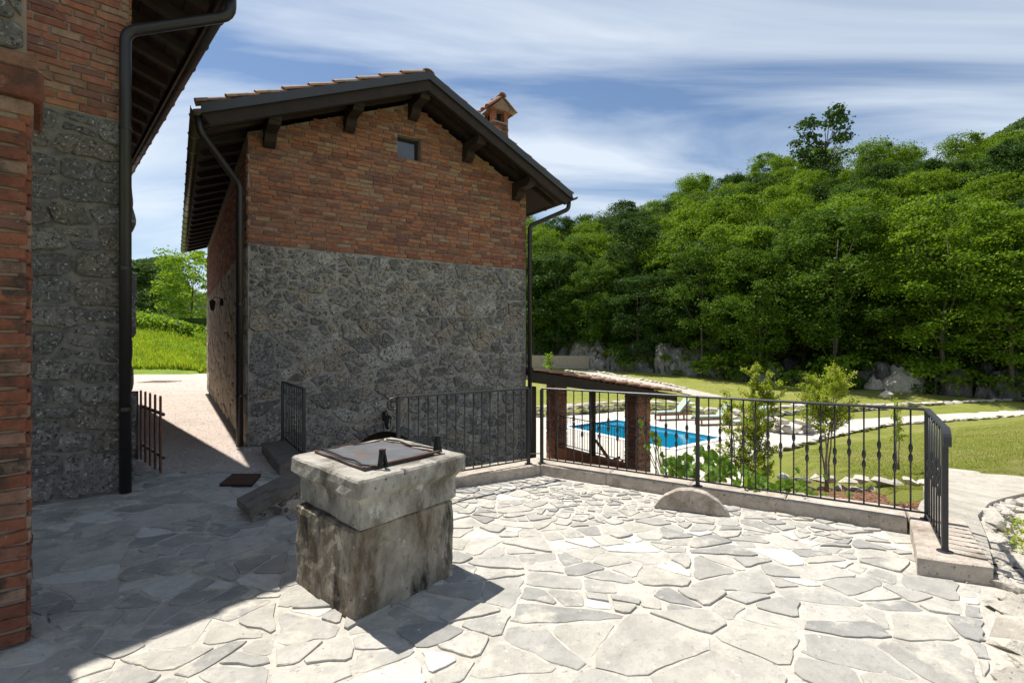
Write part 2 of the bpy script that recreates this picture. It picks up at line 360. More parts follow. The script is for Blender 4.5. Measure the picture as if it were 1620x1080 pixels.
def stone_geo(poly, h, bev, back=.03, dome=.0, tilt=.0, jz=.003):
    """stone in plane coords: ring at -back, ring at h-bev, inset ring at h, centre"""
    A, c = area_c(poly)
    if A < 0: poly = poly[::-1]; A = -A
    n = len(poly); sc = max(.5, 1-bev/max(.02, math.sqrt(A)*.5)); tx = rng.uniform(-tilt, tilt); ty = rng.uniform(-tilt, tilt)
    vs = [(x-c[0], y-c[1], -back) for x, y in poly]
    vs += [(x-c[0], y-c[1], h-bev*.8+rng.uniform(-jz, jz)+tx*(x-c[0])+ty*(y-c[1])) for x, y in poly]
    vs += [((x-c[0])*sc, (y-c[1])*sc, h+rng.uniform(-jz, jz)+tx*(x-c[0])+ty*(y-c[1])) for x, y in poly]
    vs.append((0, 0, h+dome))
    fs = []
    for i in range(n):
        j = (i+1) % n; fs += [(i, j, n+j, n+i), (n+i, n+j, 2*n+j, 2*n+i), (2*n+i, 2*n+j, 3*n)]
    return vs, fs, c
def frame(O, U, V):
    U = Vector(U).normalized(); V = Vector(V).normalized(); Nn = U.cross(V)
    M = Matrix((U, V, Nn)).transposed().to_4x4(); M.translation = Vector(O); return M
def lay_stones(name, F, polys, parent, mat, h, bev, joint, limit=300, k=.2, jit=.006, dome=0., tilt=0., step=.12, back=.03, prio=None, hvar=.5, jz=.003, smooth=False, warp=0):
    items = []
    for p in polys:
        q = rough_poly(p, joint, k, jit, step)
        if not q or len(q) < 4: continue
        if warp: q = [(x+warp*nz3(x*1.9, y*1.9, 2.5)+warp*.35*nz3(x*6, y*6, 1.5), y+warp*nz3(x*1.9, y*1.9, 9.5)+warp*.35*nz3(x*6, y*6, 7.5)) for x, y in q]
        A, c = area_c(q)
        if abs(A) < .0012: continue
        items.append((prio(c, abs(A)) if prio else -abs(A), q))
    items.sort(key=lambda t_: t_[0]); rest = MB()
    for i, (_, q) in enumerate(items):
        vs, fs, c = stone_geo(q, h*rng.uniform(1-hvar, 1+hvar), bev, back, dome*rng.uniform(.3, 1.2), tilt, jz)
        M = F @ Matrix.Translation((c[0], c[1], 0)); rv = rng.random()
        if i < limit:
            link(name, mesh(name, vs, fs, mat, smooth, [rv]*len(vs)), parent, M)
        else: rest.add([M @ Vector(v) for v in vs], fs, rv)
    if rest.v:
        o = rest.build(name+'_infill' if name != 'stone' else 'small_stones', mat, parent, kind='stuff')
BRICKS = {}
def brick_meshes(mat):
    if mat not in BRICKS:
        L_ = []
        for i in range(10):
            r_ = random.Random(i+11); vs = []; hx, hz = .5, .5
            for (x, z) in ((-1,-1),(-.33,-1),(.33,-1),(1,-1),(1,1),(.33,1),(-.33,1),(-1,1)):
                vs.append((x*hx+r_.uniform(-.016,.016), z*hz+r_.uniform(-.07,.07)))
            back = [(x, z, -.03) for x, z in vs]; mid = [(x, z, .010+r_.uniform(-.004,.002)) for x, z in vs]; top = [(x*.965, z*.84, .016+r_.uniform(-.004,.004)) for x, z in vs]
            n = 8; fs = []
            for k in range(n):
                j = (k+1) % n; fs += [(k, j, n+j, n+k), (n+k, n+j, 2*n+j, 2*n+k)]
            fs.append(tuple(range(16, 24)))
            L_.append((back+mid+top, fs, mesh('brick', back+mid+top, fs, mat)))
        BRICKS[mat] = L_
    return BRICKS[mat]
def lay_bricks(F, u0, u1, z0, z1, parent, mat, inside, limit=300, bl=.25, bh=.062, joint=.012, prio=None, name='brick', wander=.006, header=.15, hole=None):
    """irregular coursed brickwork in frame F (x along wall, y up, z out)"""
    items = []; z = z0; r_ = random.Random(int(u1*100)+3)
    while z < z1:
        u = u0 - r_.random()*bl
        while u < u1:
            l = bl*r_.choice((1, 1, 1.05, .95, .9)) if r_.random() > header else bl*.48
            a, b_ = max(u, u0), min(u+l, u1)
            if hole and z+bh > hole[2]-.004 and z < hole[3]+.004 and b_ > hole[0]-.008 and a < hole[1]+.008:
                if a < hole[0]-.05: b_ = hole[0]-.008
                elif b_ > hole[1]+.05: a = hole[1]+.008
                else: b_ = a
            if b_-a > .05 and inside(a+.01, z, b_-.01, z+bh): items.append(((a+b_)/2, z+bh/2+r_.uniform(-.003,.003)+wander*nz3(u*1.3, z*2), b_-a, bh*r_.uniform(.93,1.06)))
            u += l+joint*r_.uniform(.7, 1.5)
        z += bh+joint
    if prio: items.sort(key=lambda t_: prio(t_[0], t_[1]))
    G = brick_meshes(mat); rest = MB()
    for i, (u, z, l, h) in enumerate(items):
        vs, fs, me = G[r_.randrange(10)]
        M = F @ Matrix.Translation((u, z, r_.uniform(-.005, .005))) @ Matrix.Rotation(r_.uniform(-.012, .012), 4, 'Z') @ Matrix.Diagonal((l, h, 1, 1))
        if i < limit: link(name, me, parent, M)
        else: rest.add([M @ Vector(v) for v in vs], fs, r_.random())
    if rest.v: rest.build(name+'work', mat, parent, kind='stuff')
def rock_mesh(name, mat, seed, n=15, flat=.75):
    r_ = random.Random(seed); bm = bmesh.new()
    for i in range(n):
        v = Vector((r_.gauss(0,1), r_.gauss(0,1), r_.gauss(0,1))).normalized()*r_.uniform(.8, 1.05); bm.verts.new((v.x, v.y, v.z*flat))
    res = bmesh.ops.convex_hull(bm, input=bm.verts[:]); bmesh.ops.bevel(bm, geom=bm.edges[:], offset=.08, segments=1, affect='EDGES', clamp_overlap=True) if n > 15 else None
    me = bpy.data.meshes.new(name); bm.to_mesh(me); bm.free(); me.materials.append(MATS[mat]); return me
ROCKS = {mt: [rock_mesh('stone', mt, i+(5 if mt == 'limestone' else 90), 14) for i in range(8)] for mt in ('limestone', 'rock_shade_tone')}
def rock_geo(me): return [v.co.copy() for v in me.vertices], [tuple(p.vertices) for p in me.polygons]
def rot_rand(r_, full=False):
    return Matrix.Rotation(r_.uniform(0, 6.28), 4, 'Z') @ (Matrix.Rotation(r_.uniform(-.25, .25) if not full else r_.uniform(0, 6), 4, 'X'))

# ------------------------------------------------------------------ site geometry
A = Vector((-4.13, 8.0, 0)); ang = R(33.4)
g = Vector((math.cos(ang), math.sin(ang), 0)); n_ = Vector((math.sin(ang), -math.cos(ang), 0))   # along gable, out of gable
LOW = -2.3
W_ = 5.30; HL = 11.7
B = Vector((-4.18, 5.59, 0)); g2 = Vector((.73, .684, 0)).normalized(); e2 = Vector((-.684, .73, 0)).normalized()
PE = [(5.82,18.9),(8.60,21.06),(5.33,26.0),(2.55,23.87)]          # pool corners
def inpoly(x, y, poly):
    c = False; j = len(poly)-1
    for i in range(len(poly)):
        xi, yi = poly[i]; xj, yj = poly[j]
        if (yi > y) != (yj > y) and x < (xj-xi)*(y-yi)/(yj-yi)+xi: c = not c
        j = i
    return c
def forest_e(x, y): return (x-8)*.625+(y-52)*.781 + 2.2*nz3(x*.08, y*.08, 3)
def terrain(x, y):
    u = (x-A.x)*g.x+(y-A.y)*g.y
    # right side: lower garden
    q = (x-8.4)*.462-(y-17.65)*.887
    zs = LOW+.223*max(0, min(7.7, q))-.5*sstep(7.9, 9.4, q); r_ = (x-3.4)*.917-(y-6.2)*.4
    wgt = sstep(0, 1.4, r_)
    zr = LOW*(1-wgt)+zs*wgt
    far = max(0, y-28-.0*x)
    zr += min(far, 60)*.058
    e = forest_e(x, y)
    if e > 0 and u > 0:
        zr += min(e, 70)*(.40-.10*sstep(38, 66, x)-.085*(1-sstep(30, 60, x)))*sstep(0, 8, e)**.5 + sstep(0, 4, e)*(1.1*fbm(x*.16, y*.16, 1)+.6*abs(nz3(x*.5, y*.5)))
        zr += max(0, e-70)*.12
    else: zr += .05*fbm(x*.15, y*.15)
    zr += 78*math.exp(-(((x-330)/95)**2+((y-285)/110)**2))
    # left side: yard and meadow
    zl = -.35 + max(0, y-25.2)*.225*sstep(24.5, 27.5, y) + .12*fbm(x*.3, y*.3)*sstep(26, 30, y)
    zl = min(zl, 2.9+.01*max(0, y-45)); zl += 62*math.exp(-(((x+215)/170)**2+((y-420)/150)**2))
    wl = sstep(-.2, 2.4, u) if y < 30 else sstep(-4, 12, u)
    z = zl*(1-wl)+zr*wl
    return z
TERR_CACHE = {}
# terrain sheet split by what grows on it
def axis(lo, fine0, fine1, hi, d):
    a = [fine0]; s_ = d
    while a[-1] < fine1: a.append(a[-1]+d)
    while a[-1] < hi: s_ *= 1.12; a.append(a[-1]+s_)
    s_ = d; b_ = [fine0]
    while b_[-1] > lo: s_ *= 1.12; b_.append(b_[-1]-s_)
    return np.array(sorted(set(b_+a)))
xs = axis(-700, -14, 40, 900, .55); ys = axis(-60, 3.2, 62, 1100, .55)
DECK = [(-1.2,13.2),(.4,12.0),(1.6,10.6),(4.0,9.9),(5.4,12.0),(8.5,17.7),(13.3,21.4),(17.8,24.4),(27.7,27.6),(60,39),(60,40.6),(27,29.3),(17.2,26.2),(12.8,25.2),(9.5,28.2),(6.5,29.6),(2,27.4),(-5,26.0),(-5,18)]
ZT = np.zeros((len(ys), len(xs)))
for j, y in enumerate(ys):
    for i, x in enumerate(xs):
        z = terrain(float(x), float(y))
        if 10 < y < 45 and -2 < x < 62 and inpoly(x, y, DECK): z = min(z, LOW-.06)
        if 15 < y < 29 and inpoly(x, y, PE): z = -4.6
        ZT[j, i] = z
def zat(x, y):
    i = min(max(int(np.searchsorted(xs, x))-1, 0), len(xs)-2); j = min(max(int(np.searchsorted(ys, y))-1, 0), len(ys)-2)
    fx = (x-xs[i])/(xs[i+1]-xs[i]); fy = (y-ys[j])/(ys[j+1]-ys[j])
    return float((ZT[j,i]*(1-fx)+ZT[j,i+1]*fx)*(1-fy)+(ZT[j+1,i]*(1-fx)+ZT[j+1,i+1]*fx)*fy)
BINS = {'lawn': [], 'meadow': [], 'wooded_hillside': [], 'far_hills': []}
for j in range(len(ys)-1):
    for i in range(len(xs)-1):
        x = (xs[i]+xs[i+1])/2; y = (ys[j]+ys[j+1])/2
        if 15 < y < 29 and all(inpoly(q, r_, PE) for q in (xs[i], xs[i+1]) for r_ in (ys[j], ys[j+1])): continue
        u = (x-A.x)*g.x+(y-A.y)*g.y
        if math.hypot(x, y) > 150: k = 'far_hills'
        elif u < 1 or y < 3: k = 'meadow'
        else: k = 'wooded_hillside' if forest_e(x, y) > -.6 else 'lawn'
        BINS[k].append((i, j))
for k, fl in BINS.items():
    idx = {}; vs = []; fs = []
    def vid(i, j):
        if (i, j) not in idx: idx[(i, j)] = len(vs); vs.append((float(xs[i]), float(ys[j]), float(ZT[j, i])))
        return idx[(i, j)]
    for i, j in fl: fs.append((vid(i,j), vid(i+1,j), vid(i+1,j+1), vid(i,j+1)))
    if fs:
        o = link(k, mesh(k, vs, fs, {'lawn':'lawn','meadow':'meadow','wooded_hillside':'forestfloor','far_hills':'farhill'}[k], True)); o['kind'] = 'structure'

# ------------------------------------------------------------------ gravel yard, terrace, deck
mb = MB(); YARD = [(-30,-3.6),(-3.2,-3.6),(-2.43,6.36),(-3.75,8.25),(-3.4,9.2),(-10.0,18.6),(-7,27.5),(-60,28.2),(-60,-3.6)]
mb.prism(YARD, -2.6, -.022); yard = mb.build('gravel_yard', 'gravel', kind='structure'); fix_normals(yard)
# loose pebbles on the gravel (uncountable)
V0 = [(1,0,0),(0,1,0),(-1,0,0),(0,-1,0),(0,0,.7)]; pm = MB()
for i in range(9000):
    y = 6.3+ (rng.random()**1.6)*19; x = -y*rng.uniform(.46, .80)
    if (x-A.x)*g.x+(y-A.y)*g.y > -.05 and y > 8: continue
    if y < 6.45: continue
    s_ = rng.uniform(.006, .014)*(1+y*.03); a = rng.random()*6
    pm.add([(x+s_*(vx*math.cos(a)-vy*math.sin(a)), y+s_*(vx*math.sin(a)+vy*math.cos(a)), -.022+s_*vz) for vx, vy, vz in V0], [(0,1,4),(1,2,4),(2,3,4),(3,0,4)], rng.random())
o = pm.build('loose_pebbles', 'pebble', kind='stuff')
tag(o, 'loose pale pebbles strewn over the sunlit gravel yard', 'gravel')

KC = Vector((.35, 6.27, 0)); k1 = Vector((.86,.51,0)).normalized(); k2 = Vector((.842,-.539,0)).normalized()
m1 = Vector((-k1.y, k1.x, 0)); m2 = Vector((-k2.y, k2.x, 0))     # outward of the kerb lines
TERR = [(-9,-3.5),(5.4,-3.5),(5.2,1.2),(4.25,2.6),(3.45,3.18),(3.62,4.60),(.40,6.70),(-1.95,5.30),(-2.44,6.34),(-2.7,6.5),(-9,6.5)]
mb = MB(); mb.prism(TERR, -2.58, -.013); terr = mb.build('terrace', 'joint', kind='structure'); fix_normals(terr)
def rfield(x, y):
    r_ = .20
    d = math.hypot(x-.9, (y-5.3)*1.1); r_ -= .085*math.exp(-(d/.85)**2)
    d = math.hypot(x-2.4, y-4.0); r_ -= .035*math.exp(-(d/.9)**2)
    if y < 2.9 and x > -.2: r_ += .05
    return r_
def tfield(x, y):
    t_ = .068
    d = math.hypot((x-.95)*.8, (y-5.35)); t_ -= .088*math.exp(-(d/.80)**2)
    t_ -= .04*math.exp(-(math.hypot(x-2.6, y-4.3)/.7)**2)
    if y < 3.1 and x > .0: t_ += .05
    return max(t_, .013)
polys = shatter(-5.3, 4.6, .9, 6.6, tfield, 5, elong=1.25, rot=.62, jitang=15, var=.62)
sel = []
for p in polys:
    Ar, c = area_c(p)
    if c[0] > -2.3:
        for mm, kk in ((m1, KC), (m2, KC)): p = clip_half(p, (mm.x, mm.y), mm.dot(kk)-.02)
    else:
        p = clip_half(p, (0, 1), 6.44)
    if len(p) < 3: continue
    rn = Vector((.733,-.68)); p = clip_half(p, (rn.x, rn.y), rn.x*3.10+rn.y*3.35)
    if len(p) < 3: continue
    Ar, c = area_c(p)
    if c[1] < 1.2 or (c[0] < -2.8 and c[1] < .9): continue
    # behind left house gable plane
    if (Vector((*c, 0))-B).dot(e2) > .1 and (Vector((*c, 0))-B).dot(g2) < 0: continue
    if inpoly(c[0], c[1], [(-.907,3.2),(-.6,3.56),(-.95,3.9),(-1.3,3.5)]): continue
    sel.append(p)
lay_stones('flagstone', Matrix.Translation((0,0,-.013)), sel, terr, 'flag', .008, .003, .022, 300, k=.13, jit=.009, tilt=.012, step=.06,
           prio=lambda c, a: -a/(c[0]**2+c[1]**2+2), hvar=.85, jz=.0022, back=.02, warp=.055)

# lower courtyard floor and pool deck
mb = MB(); mb.prism([(-5.0,9.2),(-2.2,4.8),(4.0,5.0),(4.6,8.5),(4.6,11.0),(1.6,11.2),(-.5,13.5)], LOW-.3, LOW+.012); o = mb.build('lower_courtyard', 'deck', kind='structure'); fix_normals(o)
bm = bmesh.new()
ov = [bm.verts.new((x, y, LOW)) for x, y in DECK]; iv = [bm.verts.new((x, y, LOW)) for x, y in PE]
es = [bm.edges.new((ov[i], ov[(i+1) % len(ov)])) for i in range(len(ov))]+[bm.edges.new((iv[i], iv[(i+1) % 4])) for i in range(4)]
bmesh.ops.triangle_fill(bm, use_beauty=True, use_dissolve=False, edges=es, normal=(0,0,1))
me = bpy.data.meshes.new('pool_deck'); bm.to_mesh(me); bm.free(); me.materials.append(MATS['deck'])
o = link('pool_deck', me); o['kind'] = 'structure'; DECKO = o
pool = empty('swimming_pool', (5.6, 22.4, LOW), 'rectangular blue swimming pool set in the pale deck below the terrace', 'pool')
mb = MB()
for i in range(4):
    a = Vector((*PE[i], 0)); b_ = Vector((*PE[(i+1) % 4], 0)); mb.add([a+Vector((0,0,LOW+.02)), b_+Vector((0,0,LOW+.02)), b_+Vector((0,0,LOW-1.5)), a+Vector((0,0,LOW-1.5))], [(0,1,2,3)])
mb.add([(x, y, LOW-1.5) for x, y in PE], [(0,1,2,3)]); material('poolliner', [(.03,.30,.42)], 3, .1, 0, 1, .6); mb.build('basin', 'poolliner', pool)
# water sheet with gentle geometry
mb = MB(); mb.add([(x, y, LOW-.06) for x, y in PE], [(0,1,2,3)]); mb.build('water', 'water', pool)
pc = Vector((sum(p[0] for p in PE)/4, sum(p[1] for p in PE)/4, 0))
for i in range(4):
    a = Vector((*PE[i], 0)); b_ = Vector((*PE[(i+1) % 4], 0)); d = (b_-a).normalized(); nn = Vector((d.y, -d.x, 0))
    mb = MB(); mb.box((a+b_)/2+nn*.14+Vector((0,0,LOW+.02)), ((b_-a).length+.0, .28, .05), Matrix((d, nn, Vector((0,0,1)))).transposed()); 
    o = mb.build('coping', 'white_paint', pool, bevel=.008); fix_normals(o)

# ------------------------------------------------------------------ kerb along the railing
kerb = bpy.data.objects.new('kerb', None); COL.objects.link(kerb); kerb['kind'] = 'structure'; kerb.location = (KC.x, KC.y, 0)
KH = .118
def kerb_block(poly, z1=KH, z0=-.02, bev=.012):
    Ar, c = area_c(poly)
    if Ar < 0: poly = poly[::-1]
    mb = MB(); pp = []
    for i in range(len(poly)):
        a, b_ = poly[i], poly[(i+1) % len(poly)]; n = max(1, int(math.dist(a, b_)/.16))
        for q in range(n): pp.append((a[0]+(b_[0]-a[0])*q/n+rng.uniform(-.006,.006), a[1]+(b_[1]-a[1])*q/n+rng.uniform(-.006,.006)))
    vs, fs, cc = stone_geo(pp, z1, bev, -z0, jz=.0025)
    mb.add([(x+cc[0], y+cc[1], z) for x, y, z in vs], fs, rng.random()); return mb.build('kerb_stone', 'kerb', kerb)
WK = .36
L1 = 2.9
cut = [0, .62, 1.25, 1.95, L1]
# corner shared vertex outer
def lineint(p, d, q, e):
    den = d.x*e.y-d.y*e.x; t_ = ((q.x-p.x)*e.y-(q.y-p.y)*e.x)/den; return p+d*t_
OC = lineint(KC+m1*WK, k1, KC+m2*WK, k2)
for a, b_ in zip(cut, cut[1:]):
    i0 = KC-k1*(a+.004); i1 = KC-k1*(b_-.004); o0 = i0+m1*WK if a else OC; o1 = i1+m1*WK
    kerb_block([(i1.x,i1.y),(i0.x,i0.y),(o0.x,o0.y),(o1.x,o1.y)])
cut = [0, .85, 1.75, 2.65, 3.575]
for a, b_ in zip(cut, cut[1:]):
    i0 = KC+k2*(a+.004); i1 = KC+k2*(b_-.004); o0 = i0+m2*WK if a else OC+k2*.008; o1 = i1+m2*WK
    kerb_block([(i0.x,i0.y),(i1.x,i1.y),(o1.x,o1.y),(o0.x,o0.y)])
E = KC+k2*3.583
kerb_block([(2.82,3.56),(3.19,3.40),(3.80,4.30),(E.x+m2.x*WK,E.y+m2.y*WK),(E.x,E.y)])

# ------------------------------------------------------------------ old well
well = empty('stone_well', (-.93,3.5,0), 'square old stone well head with metal lid in the middle of the terrace', 'well')
def quad_stack(levels, name, mat, parent, sub=7, jit=.004):
    """levels: (z, 4 corners); side walls subdivided with slight erosion"""
    rings = []
    for z, cs in levels:
        r_ = []
        for i in range(4):
            a = Vector((*cs[i], z)); b_ = Vector((*cs[(i+1) % 4], z))
            for q in range(sub): r_.append(a.lerp(b_, q/sub))
        rings.append(r_)
    nn = 4*sub; c = sum((Vector((*p, 0)) for p in levels[0][1]), Vector())/4; vs = []
    for k, r_ in enumerate(rings):
        for i, p in enumerate(r_):
            d = (p-c); d.z = 0; d.normalize(); e_ = jit*fbm(p.x*9, p.y*9, p.z*9, 3) - (.012 if i % sub == 0 and jit else 0)*(.6+.8*abs(nz3(p.x*9, p.z*11)))
            vs.append(p+d*e_+Vector((0,0,.5*jit*nz3(p.x*7, p.y*7, 5)*(0 if k in (0, len(rings)-1) and False else 1))))
    fs = [(k*nn+i, k*nn+(i+1) % nn, (k+1)*nn+(i+1) % nn, (k+1)*nn+i) for k in range(len(rings)-1) for i in range(nn)]
    fs += [tuple(range(nn))[::-1], tuple((len(rings)-1)*nn+i for i in range(nn))]
    mb = MB(); mb.add(vs, fs); o = mb.build(name, mat, parent); return fix_normals(o)
def sq(cs, d):
    c = sum((Vector(p) for p in cs), Vector((0,0)))/4
    return [tuple(Vector(p)+(Vector(p)-c).normalized()*d) for p in cs]
WB = [(-.907,2.94),(-.402,3.564),(-.958,4.08),(-1.463,3.456)]
WC = [(-.865,2.865),(-.318,3.585),(-1.0,4.25),(-1.535,3.54)]
zz = [-.01]+[.0+.052*i for i in range(1, 10)]
quad_stack([(z, WB) for z in zz]+[(.505, WB), (.518, sq(WB,-.02))], 'shaft', 'wellstone', well, 12, .012)
cb1 = sq(WC, -.065)
quad_stack([(.522, sq(cb1,-.012)), (.532, cb1), (.58, cb1), (.63, cb1), (.672, cb1), (.695, sq(WC,-.045)), (.715, sq(WC,-.012)), (.722, WC), (.77, WC), (.812, WC), (.825, sq(WC,-.014))], 'cap', 'wellcap', well, 14, .009)
PL = [(-.894,3.10),(-.545,3.57),(-1.007,4.02),(-1.395,3.62)]
lid = MB(); lid.prism(PL, .824, .837); lo = lid.build('lid', 'plate', well)
pv = [Vector((*p, 0)) for p in PL]
for i in range(4):
    a = pv[i]; b_ = pv[(i+1) % 4]; mb = MB()
    pts = [a.lerp(b_, q/8)+Vector((0, 0, .842+.006*math.sin(q*1.3+i))) for q in range(9)]
    mb.tube(pts, .006, 6); mb.build('lid_edge', 'rust', lo)
def lug(p, d):
    d = Vector(d).normalized(); mb = MB(); p = Vector(p)
    mb.beam(p-d*.022, p+Vector((0,0,.10))-d*.006, .032, .012, up=d); mb.beam(p+d*.030, p+Vector((0,0,.10))+d*.006, .032, .012, up=d)
    mb.box(p+Vector((0,0,.108)), (.035,.035,.014)); o = mb.build('lug', 'iron_black', well)
lug((-.80, 3.16, .832), (.6,.8,0)); lug((-.53, 3.63, .832), (.75,-.65,0))
mb = MB(); mb.tube([(-1.36,3.66,.85),(-1.22,3.50,.852),(-1.1,3.36,.85),(-1.0,3.26,.856),(-.93,3.17,.85),(-.82,3.13,.85)], .007, 6); mb.build('hinge_bar', 'iron_black', well)
mb = MB(); mb.tube([(-.98,4.0,.85),(-.86,3.89,.86),(-.75,3.77,.85),(-.66,3.71,.856),(-.56,3.66,.85)], .007, 6); mb.build('hinge_bar', 'iron_black', well)
mb = MB(); mb.beam((-.86,3.14,.845),(-.50,3.60,.845), .022, .012); mb.build('bolt_bar', 'rust', well)

# half millstone against the kerb
mb = MB(); a = Vector((1.40,5.00,0)); b_ = Vector((2.00,4.74,0)); d = (b_-a).normalized(); nn = Vector((-d.y, d.x, 0)); Rr = .345; hh = .20; rr = (Rr*Rr+hh*hh)/(2*hh)
front = []; 
for i in range(21):
    t_ = -1+2*i/20; x = t_*Rr; z = math.sqrt(max(0, rr*rr-x*x))-(rr-hh); p = (a+b_)/2+d*x+Vector((0,0,max(z,-.01))); front.append((p+Vector((rng.uniform(-.003,.003),0,rng.uniform(-.004,.004))), z))
vs = [p for p, z in front]+[p+nn*.012+Vector((0,0,.008)) for p, z in front]+[p+nn*.075+Vector((0,0,.012*(z/hh)))for p, z in front]
fs = [tuple(range(21))]+[(i, i+1, 22+i, 21+i) for i in range(20)]+[(21+i, 22+i, 43+i, 42+i) for i in range(20)]+[tuple(range(42,63))[::-1],(0,21,42,62,41,20)]
mb.add(vs, fs); ms = mb.build('millstone', 'kerb'); fix_normals(ms); tag(ms, 'half round millstone segment leaning against the low kerb', 'millstone')

# parapet beside the stairs
par = empty('stair_parapet', (-2.3,5.0,0), 'low sloping stone parapet with worn coping slab left of the well', 'parapet')
pd = Vector((.74,.67,0)).normalized(); pn = Vector((-pd.y, pd.x, 0)); p0 = Vector((-2.36,4.60,0))
def zs_(t_): return .045+min(t_, .62)*.36
mb = MB(); vs = []; T_ = [0,.2,.4,.6,.8,1.0,1.3,1.6]
for t_ in T_:
    for wv, dz in ((-.03,0),(-.03,-.07),(.42,-.07),(.42,0)):
        p = p0+pd*t_+pn*wv; vs.append(p+Vector((rng.uniform(-.006,.006),rng.uniform(-.006,.006),zs_(t_)+.07+dz)))
fs = [(4*i+k, 4*i+(k+1)%4, 4*i+4+(k+1)%4, 4*i+4+k) for i in range(len(T_)-1) for k in range(4)]+[(0,3,2,1),tuple(4*(len(T_)-1)+k for k in range(4))]
mb.add(vs, fs); fix_normals(mb.build('coping', 'coping_dark', par))
mb = MB(); vs = []
for t_ in T_:
    for wv, top in ((0.01,1),(0.01,0),(.40,0),(.40,1)):
        p = p0+pd*(t_+.03)+pn*wv; vs.append(p+Vector((0,0,zs_(t_)-.002 if top else -.05)))
mb.add(vs, fs); fix_normals(mb.build('core', 'mortar_grey', par))
Fp = frame(p0+pn*.008, pd, (0,0,1))
pl = [p for p in cells(.05, 1.6, 0, .55, lambda x, y: .065, 1.3, seed=9)]
pl = [clip_half(p, (-.36, 1), .03) for p in pl]; pl = [p for p in pl if len(p) > 2]
lay_stones('stone', Fp, pl, par, 'rubble', .014, .006, .016, 60)

# steps down to the courtyard
st = bpy.data.objects.new('stairs', None); COL.objects.link(st); st['kind'] = 'structure'; st.location = (-2.2,5.9,0)
sa = Vector((-2.46,6.36,0)); sb = Vector((-1.93,5.32,0)); sdv = Vector((.88,.47,0)).normalized()
for i in range(12):
    mb = MB(); o0 = sdv*(.29*i+.01); o1 = sdv*(.29*(i+1)+.02); z = -.17-.165*i
    mb.prism([tuple((sb+o0).xy), tuple((sb+o1).xy), tuple((sa+o1).xy), tuple((sa+o0).xy)], LOW, z); fix_normals(mb.build('step', 'kerb', st, bevel=.008))

# drain grate and manhole lid
dr = empty('drain_grate', (-3.15,5.95,0), 'dark metal drain grate in the paving near the sloping parapet', 'grate')
gc = [Vector((-3.38,6.20,0)), Vector((-3.04,6.20,0)), Vector((-2.92,5.74,0)), Vector((-3.28,5.74,0))]
mb = MB(); mb.prism([tuple(v.xy) for v in gc][::-1], -.01, .018); fr_ = mb.build('frame', 'iron_black', dr)
for i in range(12):
    t_ = (i+.5)/12; a = gc[0].lerp(gc[3], t_); b_ = gc[1].lerp(gc[2], t_); mb = MB(); mb.beam(a+Vector((0,0,.023)), b_+Vector((0,0,.023)), .020, .012); mb.build('slat', 'rust', dr)
mh = empty('manhole_cover', (-14.85,21.6,-.02), 'rusty square manhole cover in the gravel near the meadow', 'manhole cover')
mb = MB(); mb.box((-14.85,21.6,-.006), (1.0,.8,.02)); mb.build('lid', 'rust', mh); mb = MB()
for s_ in (-1,1): mb.box((-14.85+s_*.56,21.6,-.008), (.10,.98,.02)); mb.box((-14.85,21.6+s_*.45,-.009), (1.02,.08,.018))
mb.build('frame', 'kerb', mh)

# ------------------------------------------------------------------ railings
def bal_mesh(name, h, bulb):
    r0 = .0068; prof = [(r0,0)]
    if bulb:
        zc_ = h*bulb
        for s_ in (-1, 1):
            c = zc_+s_*.043
            prof += [(r0, c-.040), (.0105, c-.030), (.0165, c-.010), (.0165, c+.010), (.0105, c+.030), (r0, c+.038)]
    prof.append((r0, h)); mb = MB(); mb.lathe(prof, n=8); return mb.me(name, 'iron', True)
BALH = .84
bh_, bl_, bp_ = bal_mesh('baluster', BALH, .57), bal_mesh('baluster', BALH, .46), bal_mesh('baluster', BALH, 0)
def rail_run(parent, a, b_, nb, kind, zb=KH, zt=1.045, zt2=None, posts=(1,1), handrail=True):
    a = Vector(a); b_ = Vector(b_); d = (b_-a).normalized(); zt2 = zt if zt2 is None else zt2
    if handrail:
        mb = MB(); mb.beam(a+Vector((0,0,zt)), b_+Vector((0,0,zt2)), .046, .022); fix_normals(mb.build('handrail', 'iron', parent, bevel=.006))
    mb = MB(); mb.beam(a+Vector((0,0,zb+.055)), b_+Vector((0,0,zb+.055+(zt2-zt))), .022, .013); fix_normals(mb.build('bottom_rail', 'iron', parent))
    for k, p, z in ((posts[0], a, zt), (posts[1], b_, zt2)):
        if k:
            mb = MB(); mb.box(p+Vector((0,0,(zb+z)/2)), (.036,.036,z-zb-.02), Matrix((d, Vector((-d.y,d.x,0)), Vector((0,0,1)))).transposed()); fix_normals(mb.build('post', 'iron', parent, bevel=.003))
            mb = MB(); mb.lathe([(.05,0),(.05,.006),(.024,.010),(.022,.03)], (p.x,p.y,zb), 12); mb.build('post_foot', 'iron', parent)
    for i in range(nb):
        t_ = (i+1)/(nb+1); p = a.lerp(b_, t_); hz = zt+(zt2-zt)*t_; z0 = zb+.06+(zt2-zt)*t_; s_ = (hz-.01-z0)/BALH
        me = bp_ if kind == 'plain' else (bh_ if i % 2 else bl_)
        link('baluster', me, parent, Matrix.Translation((p.x,p.y,z0)) @ Matrix.Diagonal((1,1,s_,1)))
P0 = (.368,6.337,0); P1 = (1.931,5.325,0); P2 = (3.494,4.31,0); P3 = (3.083,3.646,0)
ra = empty('terrace_railing', P1, 'black wrought iron railing with knobbed bars along the sunny kerb and round the corner', 'railing')
rail_run(ra, P0, P1, 16, 'knob'); rail_run(ra, P1, P2, 16, 'knob', posts=(0,1)); rail_run(ra, P2, P3, 6, 'knob', zt2=1.0, posts=(0,1))
